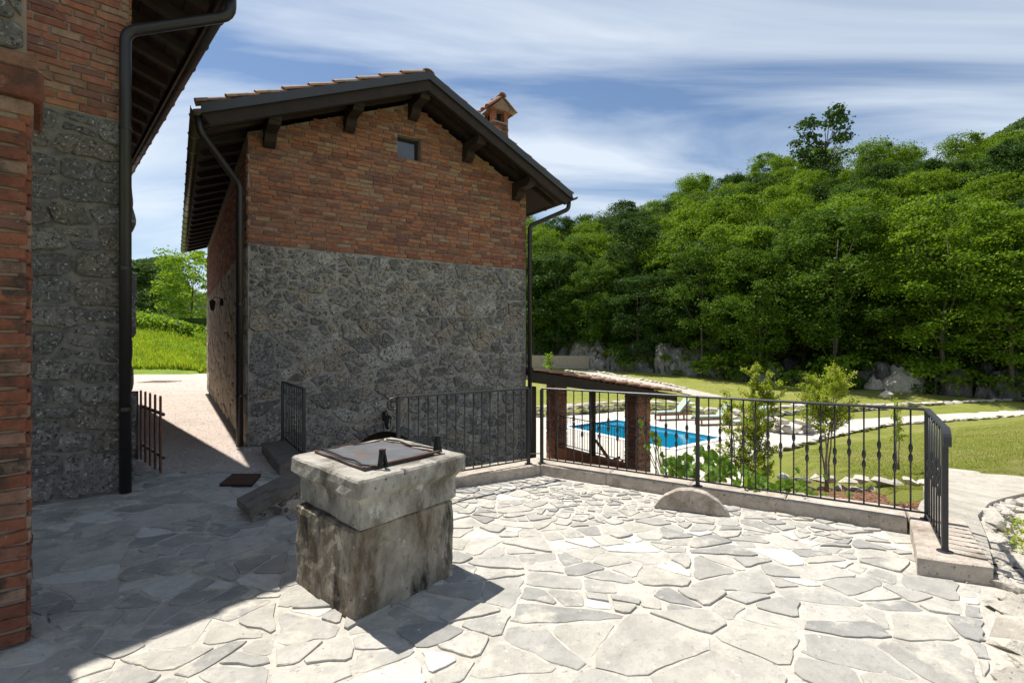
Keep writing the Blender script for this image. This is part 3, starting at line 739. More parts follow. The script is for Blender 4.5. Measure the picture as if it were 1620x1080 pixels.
# curled down end of handrail
dd = (Vector(P3)-Vector(P2)).normalized(); pts = []
for i in range(9):
    a_ = i/8*math.pi*.62; pts.append(Vector(P3)+dd*(.0+.085*math.sin(a_))+Vector((0,0,1.0-.085*(1-math.cos(a_)))))
mb = MB()
for a_, b_ in zip(pts, pts[1:]): mb.beam(a_, b_+(b_-a_)*.12, .046, .022)
fix_normals(mb.build('handrail_end', 'iron', ra))
rb = empty('stair_railing', (-.5,5.8,0), 'black iron railing of plain bars ending in a scroll above the stairwell', 'railing')
Q0 = Vector((.203,6.30,0)); Q1 = Vector((-1.175,5.29,0)); rail_run(rb, Q1, Q0, 14, 'plain')
dq = (Q1-Q0).normalized(); pts = [Q1+Vector((0,0,1.045)), Q1+dq*.04+Vector((0,0,1.04))]
for i in range(1, 27):
    a_ = i/26*math.pi*3.1; r_ = .070*(1-i/26*.72); cc = Q1+dq*.055+Vector((0,0,.968)); pts.append(cc+dq*(math.sin(a_)*r_)+Vector((0,0,math.cos(a_)*r_)))
mb = MB(); mb.tube(pts, .011, 8); mb.build('scroll', 'iron', rb, True)
for z_ in (.24,): 
    mb = MB(); mb.tube([(.19,6.31,z_),(.38,6.335,z_)], .007, 6); mb.build('tie', 'iron', rb)
rc = empty('side_railing', (-3.0,7.1,0), 'short black iron railing at the house corner, seen almost end on', 'railing')
rail_run(rc, (-2.64,6.50,0), (-3.49,7.78,0), 12, 'plain', zb=.13, zt=1.02, zt2=1.02)
mb = MB(); s0 = Vector((-2.52,6.40,0)); s1 = Vector((-3.42,7.80,0)); sw = Vector((-.30,-.19,0))
mb.prism([tuple(s0.xy), tuple(s1.xy), tuple((s1+sw).xy), tuple((s0+sw).xy)], -.3, .13); o = mb.build('coping', 'coping_dark', kerb, bevel=.012); fix_normals(o)

# ------------------------------------------------------------------ small brick and stone house
house = empty('brick_house', A, 'small house with stone ground floor, brick gable and dark overhanging roof', 'house')
OV = .80; zr0, zrt, zl0 = 4.71, 6.27, 4.86    # right eave, ridge, left eave heights at roof top
tR, tM, tL = 5.906, 2.72, -.634
def roofz(t_): return zrt-(zrt-zl0)*(tM-t_)/(tM-tL) if t_ < tM else zrt-(zrt-zr0)*(t_-tM)/(tR-tM)
UZ = Vector((0,0,1))
def HP(t_, b_, z): return A+g*t_-n_*b_+UZ*z          # b = distance back from gable
RT = .20
# wall core (5 sided) with window and door openings left in front face: built from boxes round the openings
WX0, WX1, WZ0, WZ1 = 2.44, 2.90, 5.00, 5.42
def wallpoly(pts, b0, b1, mb):
    n = len(pts); vs = [HP(t_, b0, z) for t_, z in pts]+[HP(t_, b1, z) for t_, z in pts]
    mb.add(vs, [tuple(range(n)), tuple(range(n, 2*n))[::-1]]+[(i, n+i, n+(i+1)%n, (i+1)%n) for i in range(n)])
DX0, DX1, DZS = 1.62, 2.72, -.42                        # arched door
arc = [(DX0+(DX1-DX0)*(1-math.cos(a_))/2, DZS+(DX1-DX0)*.40*math.sin(a_)) for a_ in [math.pi*i/12 for i in range(13)]]
rz = lambda t_: roofz(t_)-RT-.03
mb = MB(); ws = MB()
wallpoly([(0,LOW),(DX0,LOW),(DX0,3.16),(0,3.16)], 0, .4, ws); wallpoly([(DX1,LOW),(W_,LOW),(W_,3.16),(DX1,3.16)], 0, .4, ws)
for a_, b_ in zip(arc, arc[1:]): wallpoly([a_, b_, (b_[0],3.16), (a_[0],3.16)], 0, .4, ws)
wallpoly([(0,3.16),(WX0,3.16),(WX0,rz(WX0)),(0,rz(0))], 0, .4, mb); wallpoly([(WX1,3.16),(W_,3.16),(W_,rz(W_)),(WX1,rz(WX1))], 0, .4, mb)
wallpoly([(WX0,3.16),(WX1,3.16),(WX1,WZ0),(WX0,WZ0)], 0, .4, mb); wallpoly([(WX0,WZ1),(WX1,WZ1),(WX1,rz(WX1)),(tM,rz(tM)),(WX0,rz(WX0))], 0, .4, mb)
# side and back walls
def bx(t0, t1, b0, b1, z0, z1, m_): wallpoly([(t0,z0),(t1,z0),(t1,z1),(t0,z1)], b0, b1, m_)
bx(0, .4, .4, HL, 3.16, rz(0), mb); bx(W_-.4, W_, .4, HL, 3.16, rz(W_), mb); wallpoly([(.4,3.16),(W_-.4,3.16),(W_-.4,rz(W_)),(tM,rz(tM)),(.4,rz(.4))], HL-.4, HL, mb)
bx(0, .4, .4, HL, LOW, 3.16, ws); bx(W_-.4, W_, .4, HL, LOW, 3.16, ws); bx(.4, W_-.4, HL-.4, HL, LOW, 3.16, ws)
upper = fix_normals(mb.build('brick_wall', 'mortar_brown', house)); lower = fix_normals(ws.build('stone_wall', 'mortar_grey', house))
FG = frame(A+n_*.004, g, UZ)
def in_brick(u0, z0, u1, z1):
    if z0 < 3.16 or u0 < 0 or u1 > W_: return False
    if z1 > roofz(u0)-RT+.02 or z1 > roofz(u1)-RT+.02: return False
    return not (u1 > WX0-.0 and u0 < WX1+.0 and z1 > WZ0-.01 and z0 < WZ1+.01)
lay_bricks(FG, .005, W_-.005, 3.17, 6.2, upper, 'brick_old', in_brick, 300, bl=.235, bh=.060, joint=.013, prio=lambda u, z: (A+g*u).length+.05*abs(z-1.6), hole=(WX0,WX1,WZ0,WZ1))
rl = shatter(.02, W_-.02, -1.3, 3.145, lambda x, z: (.12 if z < 1.9 and x < 2.6 else .055) * (.5 if z > 2.35 else 1), 4, elong=1.45, rot=0, jitang=16, var=.7)
pls = []
for p in rl:
    Ar, c = area_c(p)
    if DX0-.1 < c[0] < DX1+.1 and c[1] < .1: continue
    pls.append(p)
lay_stones('stone', FG, pls, lower, 'rubble', .020, .012, .026, 300, k=.2, jit=.012, dome=.010, step=.07, tilt=.06, jz=.007, hvar=.85, warp=.03, prio=lambda c, a: -a/((A+g*c[0]).length**2+(c[1]-1.6)**2))
# voussoirs of door arch
for i in range(12):
    a0, a1 = arc[i], arc[i+1]; cx, cz = (DX0+DX1)/2, DZS
    q = []
    for (x, z), s_ in ((a0,1.0),(a1,1.0),(a1,1.36),(a0,1.36)): q.append((cx+(x-cx)*s_, cz+(z-cz)*s_+.0))
    q = q if area_c(q)[0] > 0 else q[::-1]; qq = inset(q, .008)
    if qq: vs, fs, c = stone_geo(qq, .035, .008, .02); link('arch_stone', mesh('arch_stone', vs, fs, 'rubble', rnd=[rng.random()]*len(vs)), lower, FG @ Matrix.Translation((c[0],c[1],0)))
mb = MB(); bx(DX0-.02, DX1+.02, .26, .30, LOW, .12, mb); dro = fix_normals(mb.build('door', 'darkwood', house))
mb = MB(); mb.box(HP(DX1-.15,.24,-1.2), (.04,.04,.14)); mb.build('handle', 'iron_black', dro)
# window
win = MB()
fw = .045
for (a_, b_, c_, d_) in ((WX0,WX0+fw,WZ0,WZ1),(WX1-fw,WX1,WZ0,WZ1),(WX0+fw,WX1-fw,WZ0,WZ0+fw),(WX0+fw,WX1-fw,WZ1-fw,WZ1)): bx(a_, b_, .14, .19, c_, d_, win)
wo = fix_normals(win.build('window', 'darkwood', house)); mb = MB(); bx(WX0+fw, WX1-fw, .16, .17, WZ0+fw, WZ1-fw, mb); mb.build('pane', 'glass', wo)
mb = MB(); bx(WX0-.0, WX1+.0, -.015, .14, WZ0-.045, WZ0-.003, mb); fix_normals(mb.build('sill', 'brick_old', wo))
# left side wall pieces, seen at a grazing angle
FS = frame(A-g*.004-n_*HL, n_, UZ); 
lay_bricks(FS, .01, HL-.01, 3.17, 4.55, upper, 'brick_old', lambda a_, b_, c_, d_: True, 0, name='side_brick')
rl = cells(.02, HL-.02, -.02, 3.14, lambda x, z: .20, 1.3, seed=14)
lay_stones('side_stone', FS, rl, lower, 'sidewall', .02, .012, .03, 0, k=.24, jit=.010, dome=.01, step=.2)
# right side wall stones (a sliver shows as a rough edge)
FR = frame(A+g*(W_+.004), -n_, UZ)
rl = cells(.02, HL-.02, LOW+.05, 4.3, lambda x, z: .24, 1.3, seed=15)
lay_stones('far_stone', FR, rl, lower, 'rubble', .03, .012, .03, 0, k=.24, jit=.010, dome=.01, step=.2)
# roof: sloping boards, tiles, verge
def slope_slab(t0, t1, b0, b1, dz0, dz1, name, mat, parent):
    mb = MB(); vs = [HP(t_, b_, roofz(t_)+dz) for dz in (dz0, dz1) for t_, b_ in ((t0,b0),(t1,b0),(t1,b1),(t0,b1))]
    mb.add(vs, [(0,3,2,1),(4,5,6,7),(0,1,5,4),(1,2,6,5),(2,3,7,6),(3,0,4,7)]); return fix_normals(mb.build(name, mat, parent))
e_ = .003
roof = slope_slab(tL, tM-e_, -OV+.03, HL+.5, -.10, -.065, 'roof', 'darkwood', house)
slope_slab(tM+e_, tR, -OV+.03, HL+.5, -.10, -.065, 'roof_slope', 'darkwood', roof)
for t0, t1 in ((tL-.02, tM), (tM, tR+.02)):
    mb = MB(); T0, T1 = (t0, t1)
    vs = [HP(t_, b_, roofz(t_)+dz) for b_ in (-OV, -OV+.025) for t_, dz in ((T0,-.115),(T1,-.115),(T1,.025),(T0,.025))]
    mb.add(vs, [(0,1,2,3),(7,6,5,4),(0,4,5,1),(1,5,6,2),(2,6,7,3),(3,7,4,0)]); fix_normals(mb.build('verge_flashing', 'flashing', roof))
    mb = MB(); vs = [HP(t_, b_, roofz(t_)+dz) for b_ in (-OV+.05, -OV+.13) for t_, dz in ((T0+.12 if T0 < 0 else T0,-.29),(T1 if T1 < 4 else T1-.12,-.29),(T1,-.101),(T0,-.101))]
    mb.add(vs, [(0,1,2,3),(7,6,5,4),(0,4,5,1),(1,5,6,2),(2,6,7,3),(3,7,4,0)]); fix_normals(mb.build('barge_board', 'darkwood', roof))
# soffit battens parallel to the verge
for b_ in (-.52,-.26):
    for t0, t1 in ((tL+.05, tM-.01), (tM+.01, tR-.05)):
        mb = MB(); vs = [HP(t_, bb, roofz(t_)+dz) for bb in (b_, b_+.09) for t_, dz in ((t0,-.20),(t1,-.20),(t1,-.102),(t0,-.102))]
        mb.add(vs, [(0,1,2,3),(7,6,5,4),(0,4,5,1),(1,5,6,2),(2,6,7,3),(3,7,4,0)]); fix_normals(mb.build('rafter', 'darkwood', roof))
# purlin ends, carved
for t_ in (.30, 1.55, 2.72, 3.85, 5.02):
    zt = roofz(t_)-.21; prof = [(-OV+.14, zt),(.05, zt),(.05, zt-.34),(-.10, zt-.34),(-.19, zt-.29),(-.24, zt-.22),(-.24,zt-.17),(-.60, zt-.17),(-.64,zt-.12),(-OV+.14, zt-.12)]
    mb = MB(); n = len(prof); vs = [HP(t_-.085, b_, z) for b_, z in prof]+[HP(t_+.085, b_, z) for b_, z in prof]
    mb.add(vs, [tuple(range(n))[::-1], tuple(range(n,2*n))]+[(i,(i+1)%n,n+(i+1)%n,n+i) for i in range(n)]); fix_normals(mb.build('purlin', 'darkwood', roof))
# eave rafters along the left side and fascia
for i in range(19):
    b_ = -.35+i*.66; mb = MB(); vs = [HP(t_, bb, roofz(t_)+dz) for bb in (b_, b_+.10) for t_, dz in ((tL+.08,-.19),(.0,-.22),(.0,-.101),(tL+.02,-.101))]
    mb.add(vs, [(0,1,2,3),(7,6,5,4),(0,4,5,1),(1,5,6,2),(2,6,7,3),(3,7,4,0)]); fix_normals(mb.build('rafter', 'darkwood', roof))
def gutter(pa, pb, r_, parent, out, mat='copper'):
    pa = Vector(pa); pb = Vector(pb); mb = MB(); d = (pb-pa).normalized(); out = Vector(out).normalized(); vs = []
    for p in (pa, pb):
        for rad in (r_, r_-.006):
            for k in range(9): a_ = math.pi*k/8; vs.append(p+out*(math.cos(a_)*rad)-UZ*(math.sin(a_)*rad))
    fs = []
    for k in range(8): fs += [(k, k+1, 19+k, 18+k), (9+k, 27+k, 28+k, 10+k), (k, 9+k, 10+k, k+1), (18+k, 19+k, 28+k, 27+k)]
    fs += [(0,18,27,9),(8,17,35,26)]
    mb.add(vs, fs); o = fix_normals(mb.build('gutter', mat, parent, True))
    L_ = (pb-pa).length; 
    for i in range(int(L_/.75)):
        p = pa+d*(i*.75+.3); m2_ = MB(); m2_.tube([p+out*(math.cos(a_)*(r_+.006))-UZ*(math.sin(a_)*(r_+.006)) for a_ in [math.pi*k/8 for k in range(9)]], .008, 5); m2_.build('bracket', mat, o)
    return o
gutter(HP(tL-.07,-OV-.02,zl0-.06), HP(tL-.07,HL+.5,zl0-.06), .075, roof, g)
gutter(HP(tR+.07,-OV-.02,zr0-.06), HP(tR+.07,HL+.5,zr0-.06), .075, roof, g, 'pipe')
def bend(pts, r_=.08):
    out = [Vector(pts[0])]
    for a_, b_, c_ in zip(pts, pts[1:], pts[2:]):
        a_, b_, c_ = Vector(a_), Vector(b_), Vector(c_); d0 = (a_-b_).normalized(); d1 = (c_-b_).normalized()
        for q in range(5):
            t_ = q/4; out.append((b_+d0*r_)*(1-t_)**2+b_*2*t_*(1-t_)+(b_+d1*r_)*t_**2)
    out.append(Vector(pts[-1])); return out
mb = MB(); mb.tube(bend([HP(tL-.05,-.66,zl0-.10), HP(tL-.03,-.66,zl0-.32), HP(-.12,-.10,4.02), HP(-.12,-.10,.02)]), .050, 10); mb.build('downpipe', 'pipe', house, True)
for z_ in (.8, 2.2, 3.6):
    mb = MB(); mb.lathe([(.056,-.02),(.056,.02)], HP(-.12,-.10,z_), 10); mb.build('pipe_clip', 'pipe', house)
mb = MB(); mb.tube(bend([HP(tR+.05,-.64,zr0-.10), HP(tR+.04,-.64,zr0-.30), HP(W_+.02,-.12,4.08), HP(W_+.02,-.12,LOW)]), .045, 10); mb.build('downpipe', 'pipe', house, True)
# roof tiles: rounded tiles in courses
def tile_mesh():
    mb = MB(); nn = 6; vs = []
    for y, r_, dz in ((0,.095,.03),(.44,.080,0)):
        for k in range(nn+1): a_ = math.pi*k/nn; vs.append((math.cos(a_)*r_, y, math.sin(a_)*r_*.75+dz))
    for y, r_, dz in ((0,.078,.03),(.44,.065,0)):
        for k in range(nn+1): a_ = math.pi*k/nn; vs.append((math.cos(a_)*r_, y, math.sin(a_)*r_*.75+dz))
    m = nn+1; fs = [(k, k+1, m+k+1, m+k) for k in range(nn)]+[(k, 2*m+k, 2*m+k+1, k+1) for k in range(nn)]+[(2*m+k, 3*m+k, 3*m+k+1, 2*m+k+1) for k in range(nn)]
    mb.add(vs, fs); return mb
TM = tile_mesh(); tme = TM.me('roof_tile', 'tile')
def tile_field(parent, Mo, ncol, nrow, sx, sy, limit=300):
    items = [(j, i) for j in range(nrow) for i in range(ncol)]; rest = MB()
    for c, (j, i) in enumerate(items):
        pass
    for q, (i, j) in enumerate([(i, j) for i in range(ncol) for j in range(nrow)]):
        M = Mo @ Matrix.Translation((i*sx+rng.uniform(-.006,.006), j*sy, rng.uniform(0,.006))) @ Matrix.Rotation(rng.uniform(-.015,.015), 4, 'Z')
        if q < limit: link('roof_tile', tme, parent, M)
        else: rest.add([M @ Vector(v) for v in TM.v], TM.f, rng.random())
    if rest.v: rest.build('roof_tiling', 'tile', parent, kind='stuff')
up = (HP(tM,0,zrt)-HP(tL,0,zl0)).normalized()
Mo = frame(HP(tL-.06,HL+.4,zl0+.0), n_, up); nrow = 9
tile_field(roof, Mo, int((HL+1.1)/.2), 9, .2, .40, 0)
Mo2 = frame(HP(tL-.06,-OV+.10,zl0-.005), n_, up); tile_field(roof, Mo2, 1, 9, .2, .40)
up2 = (HP(tM,0,zrt)-HP(tR,0,zr0)).normalized()
Mo = frame(HP(tR+.06,-OV+.12,zr0-.035), -n_, up2); tile_field(roof, Mo, int((HL+1.1)/.2), 9, .2, .40, 0)
for i in range(26):
    p = HP(tM, -OV+.05+i*.47, zrt-.03); mb = MB(); mb.v = []; M = frame(p, g, -n_); mb.add([M @ Vector((v[0]*1.3, v[1]*1.1, v[2]*1.2)) for v in TM.v], TM.f); mb.build('ridge_tile', 'tile', roof)
# wall lantern on the left side and one above the arch
def lantern(p, out, label):
    L_ = empty('wall_lantern', p, label, 'lantern'); p = Vector(p); out = Vector(out).normalized()
    mb = MB(); mb.box(p+out*.015, (.05,.05,.16)); mb.build('wall_plate', 'iron_black', L_)
    mb = MB(); mb.tube([p+UZ*.03, p+out*.07+UZ*.10, p+out*.16+UZ*.11, p+out*.20+UZ*.04], .009, 6); mb.build('arm', 'iron_black', L_)
    c = p+out*.20; mb = MB(); mb.lathe([(.012,.05),(.06,.02),(.085,-.01),(.07,-.015)], tuple(c), 6); mb.build('cap', 'iron_black', L_)
    mb = MB(); mb.lathe([(.062,-.016),(.04,-.17)], tuple(c), 6); gl = mb.build('shade', 'glass', L_)
    mb = MB()
    for k in range(6): a_ = k*math.pi/3; mb.tube([c+Vector((.064*math.cos(a_),.064*math.sin(a_),-.016)), c+Vector((.042*math.cos(a_),.042*math.sin(a_),-.172))], .005, 4)
    mb.build('ribs', 'iron_black', L_); mb = MB(); mb.lathe([(.045,-.171),(.03,-.19),(.01,-.21)], tuple(c), 6); mb.build('base', 'iron_black', L_)
lantern(tuple(HP(2.17,-.04,.30)), n_, 'small black wall lantern over the arched doorway below the stairs')
lantern(tuple(HP(-.03,4.6,2.55)), -g, 'black lantern on the sunlit side wall of the small house')
# chimney
ch = empty('chimney_group', HP(5.0,.8,4.9), 'small brick chimney', 'x'); del ch['category']; del ch['label']; ch.name = 'chimney'; ch.parent = house; ch.location = HP(5.0,.8,4.9)-A
mb = MB(); cc = HP(5.0,.8,0); Rg = Matrix((g, -n_, UZ)).transposed()
mb.box(cc+UZ*5.7, (.40,.52,1.50), Rg); fix_normals(mb.build('stack', 'mortar_brown', ch))
for z_, hh in ((5.95,0),):
    for row in range(9):
        zz_ = 5.78+row*.075
        for (F_, L_) in ((frame(cc-g*.20+n_*.262, g, UZ), .40), (frame(cc-g*.202-n_*.26, n_, UZ), .52)):
            k = 0; u = -.0 if row % 2 else -.12
            while u < L_:
                a_, b_ = max(u, .0), min(u+.24, L_); u += .252
                if b_-a_ > .05: vs, fs, me = brick_meshes('brick_red')[rng.randrange(10)]; link('brick', me, ch, F_ @ Matrix.Translation(((a_+b_)/2, zz_, 0)) @ Matrix.Diagonal((b_-a_, .062, 1, 1)))
for s_ in (-1, 1):   # two cheeks leaving an opening
    for q_ in (-1, 1): mb = MB(); mb.box(cc+g*(s_*.15)-n_*(q_*.20)+UZ*6.56, (.10,.12,.22), Rg); fix_normals(mb.build('cheek', 'brick_red', ch))
mb = MB(); mb.box(cc+UZ*6.56, (.18,.28,.20), Rg); mb.build('flue', 'iron_black', ch)
mb = MB(); vs = [cc+g*(x)-n_*y+UZ*z for y in (-.34,.34) for x, z in ((-.27,6.67),(.27,6.67),(0,6.93))]; mb.add(vs, [(0,1,2),(5,4,3),(0,3,4,1),(1,4,5,2),(2,5,3,0)]); fix_normals(mb.build('hood', 'brick_red', ch))
for s_ in (-1, 1):
    dn = (g*(-s_*.27)+UZ*.26).normalized()
    for k in range(4):
        M = frame(cc+g*(s_*.33)-n_*(-.30+k*.19)+UZ*6.64, -n_*s_, dn); mb = MB(); mb.add([M @ Vector((v[0], v[1]*.95, v[2])) for v in TM.v], TM.f, rng.random()); mb.build('hood_tile', 'tile', ch)
for k in range(2): M = frame(cc+UZ*6.95-n_*(-.36+k*.36), g, -n_); mb = MB(); mb.add([M @ Vector(v) for v in TM.v], TM.f, rng.random()); mb.build('hood_tile', 'tile', ch)

# ------------------------------------------------------------------ left house
lh = empty('stone_house', B, 'tall house at the left edge with stone base, brick upper wall and deep eave', 'house')
def LP(s_, b_, z): return B+g2*s_+e2*b_+UZ*z        # s along gable to the right, b back
GL = 7.0; OE = .78; OG = .87; eZ = 5.66; pit = .38
def lz(s_): return eZ+pit*(OE-s_) if s_ > -GL/2 else eZ+pit*(OE+GL/2)-pit*(-GL/2-s_)
def lpoly(pts, b0, b1, mb):
    n = len(pts); vs = [LP(t_, b0, z) for t_, z in pts]+[LP(t_, b1, z) for t_, z in pts]
    mb.add(vs, [tuple(range(n)), tuple(range(n, 2*n))[::-1]]+[(i, n+i, n+(i+1)%n, (i+1)%n) for i in range(n)])
mb = MB(); lpoly([(-GL,3.99),(0,3.99),(0,lz(0)-.25),(-GL/2,lz(-GL/2)-.25),(-GL,lz(-GL)-.25)], 0, 16.5, mb); lup = fix_normals(mb.build('brick_wall', 'mortar_brown', lh))
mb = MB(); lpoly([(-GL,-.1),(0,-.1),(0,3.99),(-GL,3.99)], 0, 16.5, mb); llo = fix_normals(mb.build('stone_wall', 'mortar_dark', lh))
FL = frame(LP(-2.2,-.004,0), g2, UZ)
lay_bricks(FL, 0, 2.195, 4.0, 5.72, lup, 'brick_old', lambda *a_: True, 300, bl=.25, bh=.066, joint=.014, wander=.012)
rl = shatter(0, 2.195, .0, 3.98, lambda x, z: .115, 29, elong=1.55, rot=0, jitang=6, var=.7)
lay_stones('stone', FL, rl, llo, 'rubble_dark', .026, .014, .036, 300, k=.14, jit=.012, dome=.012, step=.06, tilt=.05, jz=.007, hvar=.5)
FL2 = frame(LP(.004,0,0), e2, UZ)
rl = cells(.0, 8.9, .0, 3.98, lambda x, z: .17, 1.25, seed=23)
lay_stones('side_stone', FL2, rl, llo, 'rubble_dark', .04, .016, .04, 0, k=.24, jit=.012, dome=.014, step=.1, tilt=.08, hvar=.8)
lay_bricks(FL2, 0, 8.9, 4.0, 5.7, lup, 'brick_old', lambda *a_: True, 0, name='side_brick')
# rough corner quoins
for i in range(15):
    z_ = .15+i*.265; mb = MB(); me = ROCKS['rock_shade_tone'][i % 8]
# roof
def lslab(s0, s1, b0, b1, d0, d1, name, mat, parent):
    mb = MB(); vs = [LP(s_, b_, lz(s_)+dz) for dz in (d0, d1) for s_, b_ in ((s0,b0),(s1,b0),(s1,b1),(s0,b1))]
    mb.add(vs, [(0,3,2,1),(4,5,6,7),(0,1,5,4),(1,2,6,5),(2,3,7,6),(3,0,4,7)]); return fix_normals(mb.build(name, mat, parent))
lr = lslab(-GL/2+.003, OE, -OG, 17, -.07, -.03, 'roof', 'darkwood', lh); lslab(-GL-OE, -GL/2-.003, -OG, 17, -.07, -.03, 'roof_slope', 'darkwood', lr)
for i in range(28):
    b_ = -OG+.04+i*.62; mb = MB(); vs = [LP(s_, bb, lz(s_)+dz) for bb in (b_, b_+.12) for s_, dz in ((-.02,-.24),(OE-.06,-.20),(OE-.06,-.071),(-.02,-.071))]
    mb.add(vs, [(0,1,2,3),(7,6,5,4),(0,4,5,1),(1,5,6,2),(2,6,7,3),(3,7,4,0)]); fix_normals(mb.build('rafter', 'darkwood', lr))
for k in range(5):
    s0 = OE-.05-k*.18
    lslab(s0-.165, s0, -OG+.01, 16.9, -.085, -.0715, 'board', 'darkwood', lr)
mb = MB(); lpoly([(OE-.001,eZ-.17),(OE+.028,eZ-.17),(OE+.028,eZ-.02),(OE-.001,eZ-.02)], -OG, 17, mb); fix_normals(mb.build('fascia', 'darkwood', lr))
gutter(LP(OE+.10,-OG-.03,eZ-.06), LP(OE+.10,16.9,eZ-.06), .078, lr, g2, 'pipe')
Mo = frame(LP(OE+.06,-OG+.1,eZ-.01), e2, (LP(-1,0,lz(-1))-LP(0,0,lz(0))).normalized()); tile_field(lr, Mo, 88, 10, .2, .42, 0)
pb = LP(-.045,-.115,0); gx = LP(OE+.08,-OG+.30,eZ-.12)
mb = MB(); mb.tube(bend([gx, gx-UZ*.26, Vector((pb.x,pb.y,4.93)), Vector((pb.x,pb.y,.01))], .11), .056, 12); mb.build('downpipe', 'pipe', lh, True)
for z_ in (.9, 2.4, 3.9): mb = MB(); mb.lathe([(.062,-.02),(.062,.02)], (pb.x,pb.y,z_), 12); mb.build('pipe_clip', 'pipe', lh)

# brick pillar of the porch, nearest at the left edge
pc0 = Vector((-2.612,2.752,0)); por = empty('brick_pillar', pc0-g2*.25+e2*.25, 'red brick pillar with corbelled head at the left edge of the terrace', 'pillar')
def PP(s_, b_, z): return pc0+g2*s_+e2*b_+UZ*z
mb = MB(); vs = [PP(s_, b_, z) for z in (0, 2.82) for s_, b_ in ((-.5,0),(0,0),(0,.5),(-.5,.5))]; fcs = [(0,3,2,1),(4,5,6,7),(0,1,5,4),(1,2,6,5),(2,3,7,6),(3,0,4,7)]
mb.add(vs, fcs); fix_normals(mb.build('core', 'mortar_brown', por))
F1 = frame(PP(-.5,-.004,0), g2, UZ); F2 = frame(PP(.004,0,0), e2, UZ)
for k in range(37):
    for u_ in ((.3785,.1225) if k % 2 else (.3785,.1225)):
        me = brick_meshes('brick_red')[rng.randrange(10)][2]; link('brick', me, por, F1 @ Matrix.Translation((u_+rng.uniform(-.004,.004), .04+k*.0755, rng.uniform(-.004,.004))) @ Matrix.Rotation(rng.uniform(-.02,.02), 4, 'Z') @ Matrix.Diagonal((.247, .061, 1, 1)))
lay_bricks(F2, -.01, .5, .004, 2.81, por, 'brick_red', lambda *a_: True, 0, bl=.245, bh=.060, joint=.015, name='side_brick')
for z0, z1, ex in ((2.82,2.90,.03),(2.903,3.05,.07),(3.053,3.14,.05)):
    mb = MB(); vs = [PP(s_, b_, z) for z in (z0, z1) for s_, b_ in ((-.5,-ex),(ex,-ex),(ex,.5),(-.5,.5))]; mb.add(vs, fcs); fix_normals(mb.build('corbel', 'brick_red', por, bevel=.012))
mb = MB(); vs = [PP(s_, b_, z) for z in (3.143, 4.42) for s_, b_ in ((-.5,0.02),(.0,0.02),(.0,.5),(-.5,.5))]; mb.add(vs, fcs); fix_normals(mb.build('upper_block', 'mortar_brown', por))
rl = cells(0, .5, 3.15, 4.42, lambda x, z: .09, 1.3, seed=31); lay_stones('stone', frame(PP(-.5,.016,0), g2, UZ), rl, por, 'rubble', .02, .01, .02, 60, dome=.01)
# porch roof over the camera's left (casts the shade on the near paving)
pr = empty('porch_roof', (-3.7,2.9,4.45), 'dark porch roof over the brick pillar, above the left edge', 'roof')
Ea = Vector((-3.71,3.77,0)); Eb = Ea-e2*4.6
mb = MB(); q = [Ea+e2*1.6, Eb, Eb-g2*3.2, Ea+e2*1.6-g2*3.2]; mb.prism([tuple(v.xy) for v in q], 4.44, 4.56); fix_normals(mb.build('slab', 'darkwood', pr))

# picket gate left open beside the left house
gt = empty('picket_gate', (-4.6,6.55,0), 'small open garden gate of brown wooden pickets on a dark post', 'gate')
ga = Vector((-5.03,6.94,0)); gb = Vector((-4.25,6.19,0))
for i in range(5):
    p = ga.lerp(gb, i/4); mb = MB(); dgt = (gb-ga).normalized()
    Rm = Matrix((dgt, Vector((-dgt.y,dgt.x,0)), UZ)).transposed(); mb.box(p+UZ*.485, (.062,.016,.90), Rm, rng.random())
    a_ = [p+dgt*x+Vector((-dgt.y,dgt.x,0))*y+UZ*z for y in (-.008,.008) for x, z in ((-.031,.935),(.031,.935),(.022,.965),(-.022,.965))]
    mb.add(a_, [(0,1,2,3),(7,6,5,4),(0,4,5,1),(1,5,6,2),(2,6,7,3),(3,7,4,0)]); fix_normals(mb.build('picket', 'gatewood', gt))
for z_ in (.22, .74):
    mb = MB(); mb.beam(ga+UZ*z_+Vector((.02,.02,0))-(gb-ga).normalized()*.16, gb+UZ*z_+Vector((.02,.02,0))+(gb-ga).normalized()*.04, .02, .035); fix_normals(mb.build('rail', 'iron', gt))
mb = MB(); mb.box((-5.27,7.12,.46), (.09,.09,.95)); mb.build('post', 'iron', gt, bevel=.004)

# ------------------------------------------------------------------ open porch of the house on the lower level
veranda = empty('veranda', (2.0,14.5,LOW), 'tiled lean-to veranda on brick pillars beside the pool, seen through the railing', 'veranda')
V1 = Vector((3.32,13.55,0)); V2 = V1-n_*3.5
def vz(t_): return 1.02-.155*t_
def VP_(t_, b_, z): return A+g*(W_+t_)-n_*b_+UZ*z
def brick_post(c, w_, z0, z1, vis):
    mb = MB(); mb.box(Vector(c)+UZ*((z0+z1)/2), (w_, w_, z1-z0), Rg); o = fix_normals(mb.build('pillar', 'mortar_brown', veranda))
    for F_, lim in ((frame(Vector(c)+g*(-w_/2)+n_*(w_/2+.003), g, UZ), vis), (frame(Vector(c)+g*(w_/2+.003)+n_*(w_/2), -n_, UZ), vis), (frame(Vector(c)-g*(w_/2+.003)-n_*(w_/2), n_, UZ), vis)):
        lay_bricks(F_, 0, w_, z0+.01, z1-.02, o, 'brick_old', lambda *a_: True, 60 if lim else 0, bl=.235)
brick_post(V1, .46, LOW, .28, True); brick_post(V2+g*.05, .46, LOW, .30, False)
mb = MB(); pm_ = V1.lerp(V2, .50); mb.box(pm_+UZ*(-.9), (.14,.14,2.5), Rg); fix_normals(mb.build('post', 'darkwood', veranda))
